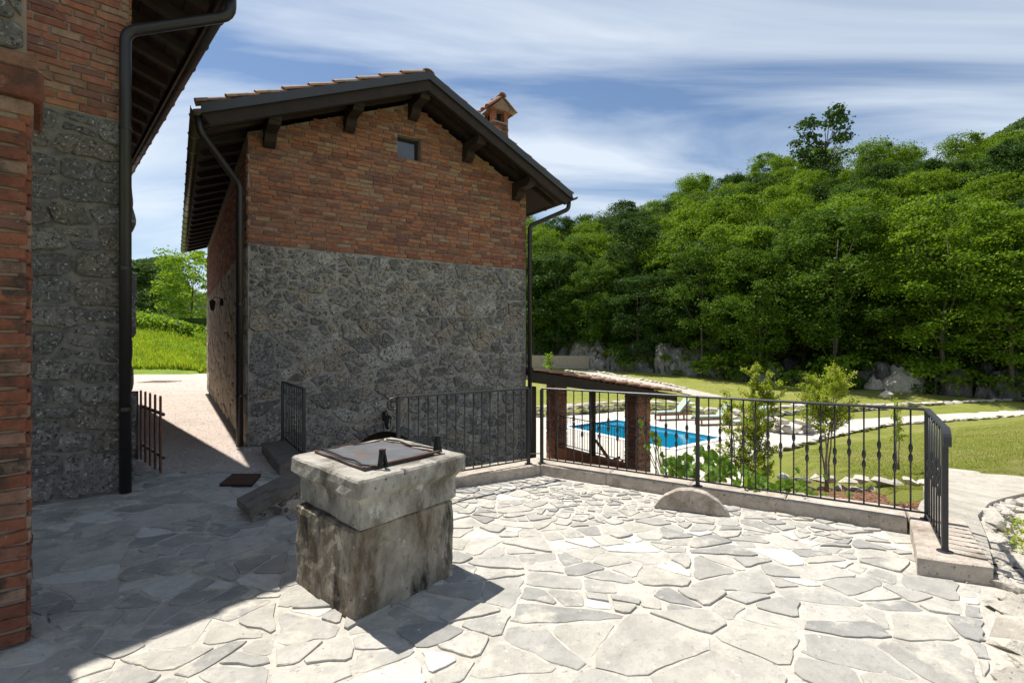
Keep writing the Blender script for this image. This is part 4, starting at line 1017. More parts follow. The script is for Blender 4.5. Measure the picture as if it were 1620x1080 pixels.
mb = MB(); pq = VP_(.25,.25,0); mb.box(pq+UZ*(-.8), (.30,.16,2.9), Rg); fix_normals(mb.build('post', 'darkwood', veranda))
# low plinth wall and fence between the pillars
mb = MB(); mb.beam(V1-n_*.24+UZ*-1.98, V2+n_*.24+UZ*-1.98, .30, .60); fix_normals(mb.build('plinth', 'brick_old', veranda))
fa = V1-n_*.24; fb = V2+n_*.24
for z_ in (-1.58,-.70): mb = MB(); mb.beam(fa+UZ*z_, fb+UZ*z_, .03, .02); fix_normals(mb.build('fence_rail', 'iron', veranda))
bme = MB(); bme.box((0,0,.44), (.014,.014,.88)); bme = bme.me('fence_bar', 'iron')
for i in range(27): p = fa.lerp(fb, (i+.5)/27); link('fence_bar', bme, veranda, Matrix.Translation((p.x,p.y,-1.58)))
# roof
def vslab(t0, t1, b0, b1, d0, d1, name, mat):
    mb = MB(); vs = [VP_(t_, b_, vz(t_)+dz) for dz in (d0, d1) for t_, b_ in ((t0,b0),(t1,b0),(t1,b1),(t0,b1))]
    mb.add(vs, [(0,3,2,1),(4,5,6,7),(0,1,5,4),(1,2,6,5),(2,3,7,6),(3,0,4,7)]); return fix_normals(mb.build(name, mat, veranda))
vroof = vslab(.02, 4.75, -.12, 5.0, -.09, -.03, 'roof', 'darkwood')
mb = MB(); vs = [VP_(t_, b_, vz(t_)+dz) for b_ in (-.17,-.125) for t_, dz in ((.02,-.24),(4.70,-.20),(4.70,-.015),(.02,-.015))]
mb.add(vs, [(0,1,2,3),(7,6,5,4),(0,4,5,1),(1,5,6,2),(2,6,7,3),(3,7,4,0)]); fix_normals(mb.build('verge_board', 'darkwood', veranda))
mb = MB(); mb.beam(V1+g*.0+n_*.5+UZ*.36, V2-n_*.6+UZ*.36, .16, .16); fix_normals(mb.build('beam', 'darkwood', veranda))
mb = MB(); mb.beam(V1+n_*.02+g*.25+UZ*.05, V1+n_*.02+g*.75+UZ*.28, .09, .09); fix_normals(mb.build('brace', 'darkwood', veranda))
Mo = frame(VP_(4.85,-.19,vz(4.85)+.02), -n_, (VP_(0,0,vz(0))-VP_(1,0,vz(1))).normalized())
rest = MB(); 
for i in range(25):
    for j in range(12):
        M = Mo @ Matrix.Translation((i*.2+.08, j*.40, rng.uniform(0,.006))) @ Matrix.Rotation(rng.uniform(-.02,.02), 4, 'Z')
        link('roof_tile', tme, vroof, M)

# ------------------------------------------------------------------ dry stone walls, paths, rocks
def stone_wall(name, pts, h, label, depth=.4, size=.22, rows=None, lim=300, z=None, mat='limestone', cat='wall', seed=1, gap=.96):
    r_ = random.Random(seed); wl = empty(name, (*pts[0], (z or zat(*pts[0]))), label, cat); cnt = 0; rest = MB()
    pv_ = [Vector((*p, 0)) for p in pts]; total = sum((b_-a_).length for a_, b_ in zip(pv_, pv_[1:]))
    def at_(s_):
        for a_, b_ in zip(pv_, pv_[1:]):
            l = (b_-a_).length
            if s_ <= l: return a_.lerp(b_, s_/l), (b_-a_).normalized()
            s_ -= l
        return pv_[-1], (pv_[-1]-pv_[-2]).normalized()
    nrow = rows or max(1, round(h/(size*.62)))
    for k in range(nrow):
        s_ = r_.random()*size
        while s_ < total:
            l = size*r_.uniform(.7, 1.7); p, d = at_(min(s_+l/2, total)); nn = Vector((-d.y, d.x, 0))
            zb = z if z is not None else zat(p.x, p.y)
            hh = h/nrow
            M = Matrix.Translation((p.x+nn.x*r_.uniform(-.04,.04), p.y+nn.y*r_.uniform(-.04,.04), zb+hh*(k+.45)+r_.uniform(-.02,.02))) @ Matrix((d, nn, UZ)).transposed().to_4x4() @ Matrix.Rotation(r_.uniform(-.15,.15), 4, 'Y') @ Matrix.Diagonal((l*.56, depth*.55*r_.uniform(.85,1.15), hh*.72*r_.uniform(.9,1.25), 1))
            me = ROCKS[mat][r_.randrange(8)]
            if cnt < lim: link('stone', me, wl, M)
            else:
                vs, fs = rock_geo(me); rest.add([M @ v for v in vs], fs, r_.random())
            cnt += 1; s_ += l*gap
    if rest.v: rest.build('more_stones', mat, wl, kind='stuff')
    return wl
stone_wall('garden_wall', [(-4,26.2),(1.0,27.2),(3.6,28.2),(6.6,30.0),(10.0,29.0)], .62, 'curving low rock wall behind the pool deck, left of the loungers', .6, .5, 3, seed=2, z=LOW)
stone_wall('garden_wall', [(9.6,27.6),(12.2,25.6),(14.2,27.6),(17.2,29.0)], .60, 'low rock wall of pale boulders behind the sun loungers', .6, .55, 2, seed=3, z=LOW)
stone_wall('rock_edging', [(11.0,23.2),(11.6,22.3),(12.6,22.0),(13.4,22.8)], .75, 'heap of big pale boulders at the bend of the path by the pool', .7, .6, 2, seed=4, z=LOW)
stone_wall('garden_wall', [(17,28.5),(22,30.0),(27,31.3),(40,35.2)], .42, 'long low rock wall along the far side of the garden path', .6, .55, 2, seed=5, z=LOW)
stone_wall('rock_edging', [(8.5,17.6),(13.3,21.3),(17.8,24.3),(27.7,27.5),(40,31.8)], .16, 'thin line of pale stones edging the near lawn and the path', .35, .42, 1, seed=6, z=LOW)
stone_wall('garden_wall', [(4.3,8.3),(5.5,8.15),(6.75,8.0)], .30, 'short low wall of pale stones behind the bark mulch bed', .34, .20, 2, seed=7, z=-.80)
stone_wall('garden_wall', [(5.0,49),(7.0,46),(9.5,41),(11.5,37.0)], .22, 'pale stone lined path edge curving across the far lawn', .4, .45, 1, seed=8)
stone_wall('garden_wall', [(7.2,49),(8.8,46),(11.0,41.5),(12.6,37.3)], .22, 'second pale stone line curving across the far lawn, nearer the wood', .4, .45, 1, seed=9)
mb = MB(); pts_ = [(6.1,49),(7.9,46),(10.2,41.2),(12.0,37.2),(13.2,33.5)]; vs = []
for i, (x, y) in enumerate(pts_):
    a_ = Vector((*pts_[max(i-1,0)],0)); b_ = Vector((*pts_[min(i+1,len(pts_)-1)],0)); d = (b_-a_).normalized(); nn = Vector((-d.y,d.x,0))
    for s_ in (-.85,.85): p = Vector((x,y,0))+nn*s_; vs.append((p.x,p.y,zat(p.x,p.y)+.06))
mb.add(vs, [(2*i,2*i+1,2*i+3,2*i+2) for i in range(len(pts_)-1)]); mb.build('garden_path', 'paving_path', kind='structure')
# retaining bank at the far left of the lawn
mb = MB(); mb.prism([(2.0,52),(8.6,51.0),(8.6,56),(2,57)], -2, .35); o = mb.build('retaining_wall', 'sidewall'); fix_normals(o); tag(o, 'low plain retaining wall at the far end of the lawn below the rocks', 'wall')

# coping path beyond the end of the railing
mb = MB(); PL_ = [((3.66,4.62),(3.22,3.42),.10),((3.98,4.98),(3.80,4.10),.06),((4.40,5.45),(4.50,4.95),-.06),((5.3,6.6),(5.6,6.0),-.26),((6.5,8.0),(6.75,7.0),-.50),((7.6,9.2),(9.0,8.2),-.62)]
vs = []; fs = []
for i, (l_, r_, z) in enumerate(PL_): vs += [(l_[0],l_[1],z+.01),(r_[0],r_[1],z+.0),(r_[0],r_[1],z-.6),(l_[0],l_[1],z-.6)]
for i in range(len(PL_)-1):
    for k in range(4): fs.append((4*i+k, 4*i+4+k, 4*i+4+(k+1)%4, 4*i+(k+1)%4))
fs += [(0,1,2,3)]
mb.add(vs, fs); o = mb.build('stone_path', 'paving_path', kind='structure'); fix_normals(o)
rw = empty('rough_wall', (4.6,4.9,-.4), 'rough weathered rock face below the sloping path at the right', 'wall'); r_ = random.Random(44)
edge = [Vector((r[0],r[1],z)) for l, r, z in PL_]
for i in range(190):
    s_ = r_.random()*4.0; k = min(int(s_), 4); p = edge[k].lerp(edge[k+1], s_-k); dz = r_.random()
    sz = r_.uniform(.045,.10)*(1+.22*s_)
    M = Matrix.Translation(p+Vector((.02+.10*dz, -.03-.06*dz, -.05-.30*dz))) @ rot_rand(r_) @ Matrix.Diagonal((sz*1.2,sz,sz*.8,1))
    link('stone', ROCKS['limestone'][r_.randrange(8)], rw, M)
# ground to the right of the terrace
nx_, ny_ = 40, 44; vs = []; fs = []
for j in range(ny_+1):
    for i in range(nx_+1):
        v_ = j/ny_; y = -3+v_*11.5; xe = 3.10+ (y-3.35)*.93 if y < 3.35 else (3.25+(y-3.4)*.98)
        xe = max(xe, -1.0); x = xe-.12+ (i/nx_)**1.4*8
        z = -.03-.34*sstep(3.4, 4.6, y)-.05*max(0, y-4.6)*1.6+.05*fbm(x*2.2, y*2.2)*sstep(0, .3, i/nx_*3)
        if y < 3.9: z += .07*sstep(.05,.5,x-xe)*sstep(0,1,3.9-y)
        vs.append((x, y, z))
for j in range(ny_):
    for i in range(nx_): a_ = j*(nx_+1)+i; fs.append((a_, a_+1, a_+nx_+2, a_+nx_+1))
material('rockyground', [(.52,.47,.39)], 2.5, .3, 1., 9, .95, [((.30,.27,.21),3,.55,.12),((.62,.60,.56),4,.60,.08),((.16,.19,.06),1.3,.64,.08)], bdist=.08)
o = link('rocky_ground', mesh('rocky_ground', vs, fs, 'rockyground', True)); o['kind'] = 'structure'
rbd = empty('rock_edging', (3.1,3.0,0), 'rough pale rocks along the right edge of the terrace', 'edging'); r_ = random.Random(5)
for i in range(170):
    y = r_.uniform(1.5, 3.9); xe = 3.10+(y-3.35)*.93; off = r_.random()**1.7*1.1; s_ = r_.uniform(.04,.15)
    x = xe+.06+s_*.8+off
    M = Matrix.Translation((x, y, -.01+r_.uniform(-.03,.02))) @ rot_rand(r_) @ Matrix.Diagonal((s_*1.3,s_,s_*.6,1))
    link('stone', ROCKS['limestone'][r_.randrange(8)], rbd, M)
for i in range(22):
    y = r_.uniform(4.0, 8.0); x = 3.25+(y-3.4)*.98+r_.uniform(.25,2.2); s_ = r_.uniform(.04,.12)
    M = Matrix.Translation((x, y, -.33-.05*(y-4))) @ rot_rand(r_) @ Matrix.Diagonal((s_*1.3,s_,s_*.6,1))
    link('stone', ROCKS['limestone'][r_.randrange(8)], rbd, M)
# boulder on the far lawn
bo = link('boulder', ROCKS['limestone'][3], None, Matrix.Translation((24.4,33.5,zat(24.4,33.5)+.25)) @ Matrix.Diagonal((.5,.4,.5,1))); tag(bo, 'single pale boulder standing on the far lawn at the right', 'boulder')
# mulch bed
mb = MB(); MBED = [(2.4,5.5),(3.72,4.66),(4.02,5.05),(4.42,5.5),(5.3,6.6),(6.45,7.98),(4.5,8.3),(3.7,6.9)]
def zm(x, y): return -.26-.135*(y-4.6)
mb.prism(MBED, lambda x, y: zm(x,y)-.4, zm); bed = mb.build('mulch_bed', 'mulch', kind='structure'); fix_normals(bed)
cm = MB(); r_ = random.Random(8); c = 0
while c < 3200:
    x = r_.uniform(2.4,6.5); y = r_.uniform(4.6,8.3)
    if not inpoly(x, y, MBED): continue
    c += 1; s_ = r_.uniform(.012,.03); a_ = r_.random()*6; ux, uy = math.cos(a_)*s_, math.sin(a_)*s_; z = zm(x,y)+.004+r_.random()*.012; t_ = r_.uniform(-.5,.5)*s_
    cm.add([(x-ux,y-uy,z-t_),(x+uy*.35,y-ux*.35,z+.004),(x+ux,y+uy,z+t_),(x-uy*.35,y+ux*.35,z+.008)], [(0,1,2,3)], r_.random())
tag(cm.build('bark_chips', 'chips', kind='stuff'), 'reddish bark chips covering the planting bed behind the railing', 'bark mulch')

# ------------------------------------------------------------------ vegetation
def leaf_arrays(C_, Nn, sz, asp=.62, seed=0):
    """leaf-shaped quads (numpy) -> verts, faces"""
    n = len(C_); rs = np.random.RandomState(seed)
    Nn = Nn/np.maximum(np.linalg.norm(Nn, axis=1, keepdims=True), 1e-6); t_ = rs.normal(size=(n,3)); t_ -= Nn*(t_*Nn).sum(1, keepdims=True); t_ /= np.linalg.norm(t_, axis=1, keepdims=True)
    b_ = np.cross(Nn, t_); s_ = sz[:,None]
    V = np.stack([C_-t_*s_*.5, C_+b_*s_*.5*asp+t_*s_*.05, C_+t_*s_*.5, C_-b_*s_*.5*asp+t_*s_*.05], 1).reshape(-1,3)
    return V
def quad_mesh(name, V, mat, rnd=None, mats=None):
    me = bpy.data.meshes.new(name); n = len(V)//4
    me.vertices.add(4*n); me.vertices.foreach_set('co', V.astype(np.float32).ravel()); me.loops.add(4*n); me.loops.foreach_set('vertex_index', np.arange(4*n, dtype=np.int32))
    me.polygons.add(n); me.polygons.foreach_set('loop_start', np.arange(0, 4*n, 4, dtype=np.int32)); me.polygons.foreach_set('loop_total', np.full(n, 4, dtype=np.int32))
    me.update(calc_edges=True); me.materials.append(MATS[mat])
    if rnd is not None: a_ = me.attributes.new('rnd','FLOAT','POINT'); a_.data.foreach_set('value', np.repeat(rnd, 4).astype(np.float32))
    return me
def crown(seed, H, W, base, nclump, per, lsz, mat, cl=(.9,1.6), flat=.55, top=.35):
    rs = np.random.RandomState(seed); Cs = []; Ns = []; Sz = []; Rn = []; cents = []
    for i in range(nclump):
        t_ = rs.rand()**.8; z = base+(H-base)*t_
        prof = math.sqrt(max(.04, 1-((t_-.52)/.56)**2))
        rr = W*1.12*prof*(.35+.65*rs.rand()**.5); a_ = rs.rand()*6.283
        c = np.array([rr*math.cos(a_), rr*math.sin(a_), z]); r_ = rs.uniform(*cl)*(1-.12*t_); cents.append(c)
        d = rs.normal(size=(per,3)); d /= np.linalg.norm(d, axis=1, keepdims=True); d[:,2] = np.where(rs.rand(per) < .75, np.abs(d[:,2]), d[:,2])
        rad = r_*(.50+.55*rs.rand(per)**.6)*np.where(rs.rand(per) < .16, 1.45, 1.); k = .8+.4*rs.rand(3)
        P = c+d*rad[:,None]*np.array([k[0],k[1],flat*k[2]])
        Cs.append(P); nn = d*.6+rs.normal(size=(per,3))*.75+np.array([0,0,.35]); Ns.append(nn); Sz.append(lsz*rs.uniform(.6,1.4,per)); Rn.append(np.full(per, rs.rand())*.6+rs.rand(per)*.4)
    C_ = np.concatenate(Cs); return quad_mesh('crown', leaf_arrays(C_, np.concatenate(Ns), np.concatenate(Sz), .7, seed), mat, np.concatenate(Rn)), cents
def trunk_me(seed, H, r0, cents, mat='bark', base=0, nl=12):
    rs = random.Random(seed); mb = MB(); pts = [Vector((0,0,-.6))]; x = y = 0
    for i in range(1, 8): x += rs.uniform(-.14,.14)*H/12; y += rs.uniform(-.14,.14)*H/12; pts.append(Vector((x,y,H*.86*i/7)))
    mb.tube(pts, [r0*(1-.85*i/7) for i in range(8)], 7)
    for c in rs.sample(list(cents), min(nl, len(cents))):
        c = Vector([float(q) for q in c]); k = min(6, max(1, int(c.z/(H*.86)*7*.72))); a_ = pts[k]; m_ = a_.lerp(c, .5)+Vector((0,0,-.08*(c-a_).length))
        mb.tube([a_, m_, c], [r0*(1-.85*k/7)*.5, r0*.22, r0*.08], 5)
    return mb.me('trunk', mat, True)
PROTO = []
specs = [(101,12.5,3.1,1.4,60,110,'leaf_a'),(102,14,3.3,1.8,66,110,'leaf_b'),(103,11,2.8,1.0,52,110,'leaf_a'),(104,13.5,2.6,1.6,55,110,'leaf_c'),(105,12,3.2,1.4,60,110,'leaf_c'),(106,10.5,3.0,.9,52,110,'leaf_b'),(107,14.5,3.9,3.2,66,110,'leaf_a'),(108,13.5,3.7,2.6,62,110,'leaf_b'),(109,15,3.0,3.0,60,110,'leaf_b')]
for sd_, H, W2, bs, nc, per, mt in specs:
    cm_, cents = crown(sd_, H, W2, bs, int(nc*2.0), int(per*2.0), .19, mt, cl=(.45,1.45), flat=.8); PROTO.append((cm_, trunk_me(sd_, H, .17, cents)))
def put_tree(name, proto, loc, s_, rz, label, group=None, cat='tree'):
    t_ = empty(name, loc, label, cat, group); t_.rotation_euler = (0,0,rz); t_.scale = (s_[0], s_[0], s_[1])
    for nm, me in (('crown', proto[0]), ('trunk', proto[1])): o = bpy.data.objects.new(nm, me); COL.objects.link(o); o.parent = t_
    return t_
def zone(x, y):
    p = 810+810*x/y
    for lim, t_ in ((900,'beside the small house'),(1000,'above the veranda roof'),(1100,'above the swimming pool'),(1180,'left of the saplings'),(1260,'above the tallest sapling'),(1350,'below the tall skyline tree'),(1430,'left of the rocky clearing'),(1510,'above the rocky clearing'),(1580,'above the railing corner'),(9999,'at far right')):
        if p < lim: return t_
r_ = random.Random(77); placed = []
def px_of(x, y): return 810+810*x/y
tries = 0
while len(placed) < 235 and tries < 60000:
    tries += 1
    y = r_.uniform(30, 98); x = y*r_.uniform(-.02, 1.16)
    e = forest_e(x, y)
    if e < -.6 or e > 62: continue
    dmin = 2.7 if e < 10 else 3.7
    if any((x-a_)**2+(y-b_)**2 < dmin*dmin for a_, b_, _ in placed): continue
    # rocky clearing on the slope at the right
    if e < 17 and 1372 < px_of(x, y) < 1480 and e > -1: continue
    placed.append((x, y, e))
for x, y, e in placed:
    k = r_.choice((6,7,6,0,4,8)) if e < 5 else r_.choice((0,1,2,3,4,5,8)); s_ = r_.uniform(.72, 1.02)*(.94 if e < 5 else 1.0)
    put_tree('broadleaf_tree', PROTO[k], (x, y, zat(x,y)), (s_*r_.uniform(1.0,1.2), s_), r_.random()*6.28,
             '%s tree %s the wood, %s' % (['mid green broadleaf','bright green broadleaf','small mid green broadleaf','slim dark green','dark green broadleaf','small bright green','wide crowned mid green','wide crowned bright green','tallest slender bright green'][k], 'at the front of' if e < 5 else ('low in' if e < 20 else ('halfway up' if e < 40 else 'high in')), zone(x, y)), 'trees of the hillside wood')
# lone taller tree standing above the wood
cm_, cents = crown(300, 13, 2.9, 6.0, 34, 90, .36, 'leaf_c', cl=(.7,1.2), flat=.7)
x, y = 45.5, 75.; put_tree('tall_tree', (cm_, trunk_me(300, 13, .18, cents, nl=22)), (x, y, zat(x,y)+5.5), (1.15,1.15), 1., 'tall open tree standing out against the sky above the wood')
# bushes low at the foot of the wood
bm_proto = [crown(400+i, 1.6, 1.1, .1, 16, 60, .16, ('leaf_b','leaf_a','leaf_bright')[i], cl=(.3,.6)) for i in range(3)]
bme_ = [(c_, trunk_me(500+i, 1.2, .05, ce, nl=5)) for i, (c_, ce) in enumerate(bm_proto)]
cnt = 0
for i in range(1500):
    if cnt >= 95: break
    y = r_.uniform(32, 60); x = y*r_.uniform(.02, 1.12); e = forest_e(x, y)
    if not (-1.1 < e < 6): continue
    cnt += 1; s_ = r_.uniform(.7,1.6); put_tree('bush', bme_[r_.randrange(3)], (x,y,zat(x,y)-.1), (s_,s_), r_.random()*6, '%s green bush among rocks below the wood, %s' % ('larger' if s_ > 1.2 else ('small' if s_ < .95 else 'middling'), zone(x, y)), 'bushes at the foot of the wood', 'bush')
# rocks of the cliff foot
cnt = 0; rk = []; rkl = []
for i in range(6):
    bm = bmesh.new(); bmesh.ops.create_icosphere(bm, subdivisions=3, radius=1)
    for v in bm.verts:
        c = v.co.copy(); k = i*7.3
        v.co = c*(1+.42*nz3(c.x*1.3+k, c.y*1.3, c.z*.8)+.22*abs(nz3(c.x*3.2, c.y*3.2+k, c.z*1.6))-.16*abs(nz3(c.x*6.5, c.y*6.5, c.z*3+k)))
        v.co.x = round(v.co.x*5+.35*nz3(v.co.y*3, v.co.z*3, k))/5*.35+v.co.x*.65
    me = bpy.data.meshes.new('boulder'); bm.to_mesh(me); bm.free(); me.materials.append(MATS['rock_shade_tone']); rk.append(me); m2_ = me.copy(); m2_.materials[0] = MATS['limestone']; rkl.append(m2_)
while cnt < 175:
    y = r_.uniform(31, 64); x = y*r_.uniform(.0, 1.12); e = forest_e(x, y); pxx = px_of(x, y)
    cl = 1370 < pxx < 1490
    if not (-.5 < e < (16 if cl else 5)): continue
    if not cl and not (pxx < 1180) and r_.random() < .6: continue
    cnt += 1; s_ = r_.uniform(.3,1.5)*(1.15 if pxx < 1150 else .7)
    o = link('boulder', (rkl if cl and r_.random() < .8 else rk)[r_.randrange(6)], None, Matrix.Translation((x,y,zat(x,y)+s_*.05)) @ rot_rand(r_) @ Matrix.Diagonal((s_*1.1,s_,s_*r_.uniform(.9,2.0),1)))
    tag(o, '%s %s boulder at the foot of the wood, %s' % ('big' if s_ > 1.2 else ('small' if s_ < .6 else 'middling'), 'pale rough' if cl else 'grey craggy', zone(x, y)), 'boulder', 'boulders at the foot of the wood')
# far canopy cover
def canopy(name, n, fx, label, cz=6., seed=3):
    rs = np.random.RandomState(seed); Cs = []; Ns = []; Sz = []; Rn = []
    for i in range(n):
        x, y = fx(rs); z = terrain(x, y)+2.2; dist = math.hypot(x, y); rad = 3.2*(.7+.6*rs.rand())
        k = 34; d = rs.normal(size=(k,3)); d /= np.linalg.norm(d, axis=1, keepdims=True); d[:,2] = np.abs(d[:,2])
        Cs.append(np.array([x,y,z])+d*rad*np.array([1,1,.9])); Ns.append(d+rs.normal(size=(k,3))*.4); Sz.append(rs.uniform(.4,.9,k)*max(.7, dist/230)); Rn.append(np.full(k, rs.rand()))
    me = quad_mesh(name, leaf_arrays(np.concatenate(Cs), np.concatenate(Ns), np.concatenate(Sz), .8, seed), 'leaf_far', np.concatenate(Rn))
    o = link(name, me); tag(o, label, 'woodland', kind='stuff')
def fr(rs):
    while True:
        y = rs.uniform(75, 330); x = y*rs.uniform(.15, 1.2)
        if forest_e(x, y) > 50: return x, y
canopy('distant_wood', 5200, fr, 'continuous far woodland covering the top of the right hillside')
def fl_(rs): y = rs.uniform(120, 460); return -y*rs.uniform(.52, .85), y
canopy('distant_woodland', 3600, fl_, 'far wooded hill seen through the gap between the two houses', seed=4)
# trees, hedge and meadow at the left gap
bp = crown(600, 8.5, 3.0, 1.2, 60, 120, .26, 'leaf_bright', cl=(.7,1.2)); put_tree('garden_tree', (bp[0], trunk_me(600, 8.5, .13, bp[1])), (-27.0,43.0,2.7), (.78,.76), 0, 'bright green leafy tree behind the hedge in the gap between the houses')
bp2 = crown(601, 8.5, 3.2, .8, 70, 120, .28, 'leaf_c', cl=(.8,1.3)); dk = (bp2[0], trunk_me(601, 8.5, .16, bp2[1]))
put_tree('garden_tree', dk, (-35.6,47.0,2.7), (1.0,.74), 2, 'dark green dense tree at the left of the gap, behind the hedge')
put_tree('garden_tree', PROTO[1], (-31.5,58.0,2.8), (.8,.50), 3, 'mid green tree between the dark and the bright tree in the gap, further back')
hd = empty('hedge', (-26,39,2.0), 'low vine covered hedge across the far side of the meadow', 'hedge'); rs = np.random.RandomState(9)
k = 15000; hx = rs.uniform(-40,-18,k); hy = 38.5+(hx+26)*-.05+rs.normal(0,.45,k); hz = np.array([zat(float(a_), float(b_)) for a_, b_ in zip(hx, hy)])+rs.rand(k)**.7*1.25
me = quad_mesh('foliage', leaf_arrays(np.stack([hx,hy,hz],1)-np.array([-26,39,2.0]), rs.normal(size=(k,3))+np.array([0,-.3,.9]), rs.uniform(.1,.24,k), .8, 9), 'leaf_bright', rs.rand(k)); o = bpy.data.objects.new('foliage', me); COL.objects.link(o); o.parent = hd
mb = MB(); mb.prism([(-40.5,39.2),(-18,38.1),(-18,38.4),(-40.5,39.5)], 1.0, 3.5); fix_normals(mb.build('dark_core', 'leaf_c', hd))
def grass(name, n, fx, mat, hmin, hmax, wd, label, cat='grass', seed=1):
    rs = np.random.RandomState(seed); V = np.zeros((n*4,3)); R_ = rs.rand(n)
    for i in range(n):
        x, y, z = fx(rs); h = rs.uniform(hmin, hmax); a_ = rs.rand()*6.28; ux, uy = math.cos(a_)*wd*.5, math.sin(a_)*wd*.5; lx, ly = rs.normal(0, h*.35, 2)
        V[4*i] = (x-ux,y-uy,z); V[4*i+1] = (x+ux,y+uy,z); V[4*i+2] = (x+lx+ux*.3,y+ly+uy*.3,z+h); V[4*i+3] = (x+lx-ux*.3,y+ly-uy*.3,z+h)
    o = link(name, quad_mesh(name, V, mat, R_)); return tag(o, label, cat, kind='stuff')
def fm(rs): y = 27.6+rs.rand()**1.3*11; x = -y*rs.uniform(.45,.98); return x, y, zat(x,y)
grass('meadow_grass', 48000, fm, 'meadowblade', .12, .45, .05, 'long bright green meadow grass beyond the gravel yard')
def flw(rs):
    while True:
        y = 7.6+rs.rand()**1.5*15; x = y*rs.uniform(.55, 1.4); q = (x-8.4)*.462-(y-17.65)*.887
        if q > .3 and (x-4.6)*.917-(y-8.3)*.4 > .6 and x > 4.5 and q < 8.2: return x, y, zat(x,y)-.005
grass('lawn_grass', 80000, flw, 'lawnblade', .012, .035, .014, 'short mown grass on the near lawn behind the railing', seed=2)
def weeds(name, spots_, mat, label, lsz, n, hgt, seed):
    rs = np.random.RandomState(seed); Cs = []; 
    for (x, y, z, rad) in spots_:
        k = int(n*rad/.15); Cs.append(np.stack([x+rs.normal(0,rad*.5,k), y+rs.normal(0,rad*.5,k), z+rs.rand(k)*hgt*rad/.15],1))
    C_ = np.concatenate(Cs); o = link(name, quad_mesh(name, leaf_arrays(C_, rs.normal(size=C_.shape)+np.array([0,0,1.]), rs.uniform(.5,1.2,len(C_))*lsz, .5, seed), mat, rs.rand(len(C_)))); return tag(o, label, 'weeds', kind='stuff')
ed = [(3.62,3.72),(3.85,3.92),(4.05,4.2),(4.35,4.5),(4.7,4.9),(5.1,5.2),(4.3,4.1),(4.9,4.6),(5.5,5.4)]
weeds('wall_weeds', [(x+r_.uniform(-.06,.16), y+r_.uniform(-.12,.04), -.30+.05*q, r_.uniform(.08,.16)) for x, y in ed for q in (0,1,2)], 'leaf_shrub', 'small green weeds growing at the foot of the rough wall at the right', .035, 90, .10, 12)
weeds('meadow_weeds', [(-r_.uniform(.55,.78)*y, y, zat(-.66*y,y), r_.uniform(.5,1.0)) for y in [28+i*.45 for i in range(26)]], 'leaf_bright', 'clumps of leafy green weeds in the meadow beyond the gravel', .12, 90, .12, 13)
# saplings behind the railing: stems and small leaves
def sapling(name, loc, H, stems, spread, nleaf, label, seed, lsz=.05, mat='leaf_shrub', zmin=.3, lean=(0,0)):
    r2 = random.Random(seed); rs = np.random.RandomState(seed); t_ = empty(name, loc, label, 'sapling'); Cs = []; fol = []
    for s_ in range(stems):
        mb = MB(); x = r2.uniform(-.04,.04); y = r2.uniform(-.04,.04); h = H*r2.uniform(.82,1) if s_ else H; a_ = r2.random()*6.28; sp = spread*r2.uniform(.3,1)
        pts = [Vector((x+lean[0]*q+sp*math.cos(a_)*q**1.4+r2.uniform(-.02,.02), y+lean[1]*q+sp*math.sin(a_)*q**1.4+r2.uniform(-.02,.02), h*q)) for q in [i/8 for i in range(9)]]
        mb.tube(pts, [.016*(1-.8*i/8) for i in range(9)], 6)
        for b in range(24):
            q = r2.uniform(zmin, .98); k = int(q*8); p = pts[k].lerp(pts[min(k+1,8)], q*8-k); l = spread*r2.uniform(.4,1.15)*(1.15-q*.7); aa = r2.random()*6.28
            e_ = p+Vector((math.cos(aa)*l, math.sin(aa)*l, l*r2.uniform(.2,1.0))); mb.tube([p, p.lerp(e_,.5)+Vector((0,0,-.02)), e_], [.005,.004,.002], 4)
            kk = int(nleaf/stems/24); tt = rs.rand(kk)**.6; P = np.array(p)+(np.array(e_)-np.array(p))*tt[:,None]+rs.normal(0,.022,(kk,3)); fol.append(P)
        o = bpy.data.objects.new('stem', mb.me('stem', 'bark_light', True)); COL.objects.link(o); o.parent = t_
    C_ = np.concatenate(fol); me = quad_mesh('foliage', leaf_arrays(C_, rs.normal(size=C_.shape)+np.array([0,0,.5]), rs.uniform(.6,1.3,len(C_))*lsz, .45, seed), mat, rs.rand(len(C_)))
    o = bpy.data.objects.new('foliage', me); COL.objects.link(o); o.parent = t_; return t_
def gp(px, Y): return (px-810)/810*Y
sapling('pomegranate_sapling', (gp(1198,8.0),8.0,-1.35), 2.62, 4, .28, 6500, 'tallest leafy sapling behind the middle of the railing', 21, .045, zmin=.35)
sapling('pomegranate_sapling', (gp(1168,8.5),8.5,-1.45), 2.35, 4, .38, 6500, 'leafy sapling just left of the tallest one, in front of the loungers', 22, .045, zmin=.42)
sapling('pomegranate_sapling', (gp(1304,7.2),7.2,-.48), 1.72, 4, .44, 9500, 'spreading sapling with bronze young shoots above the mulch bed', 23, .036, zmin=.5)
sapling('pomegranate_sapling', (gp(1424,9.4),9.4,-.72), 1.30, 2, .16, 700, 'thin young sapling on the near lawn close to the railing corner', 24, .05, zmin=.4)
sapling('young_tree', (gp(868,36),36.,zat(gp(868,36),36.)), 2.6, 3, .6, 900, 'young tree on the far lawn beyond the veranda roof', 25, .16, 'leaf_bright', zmin=.3)
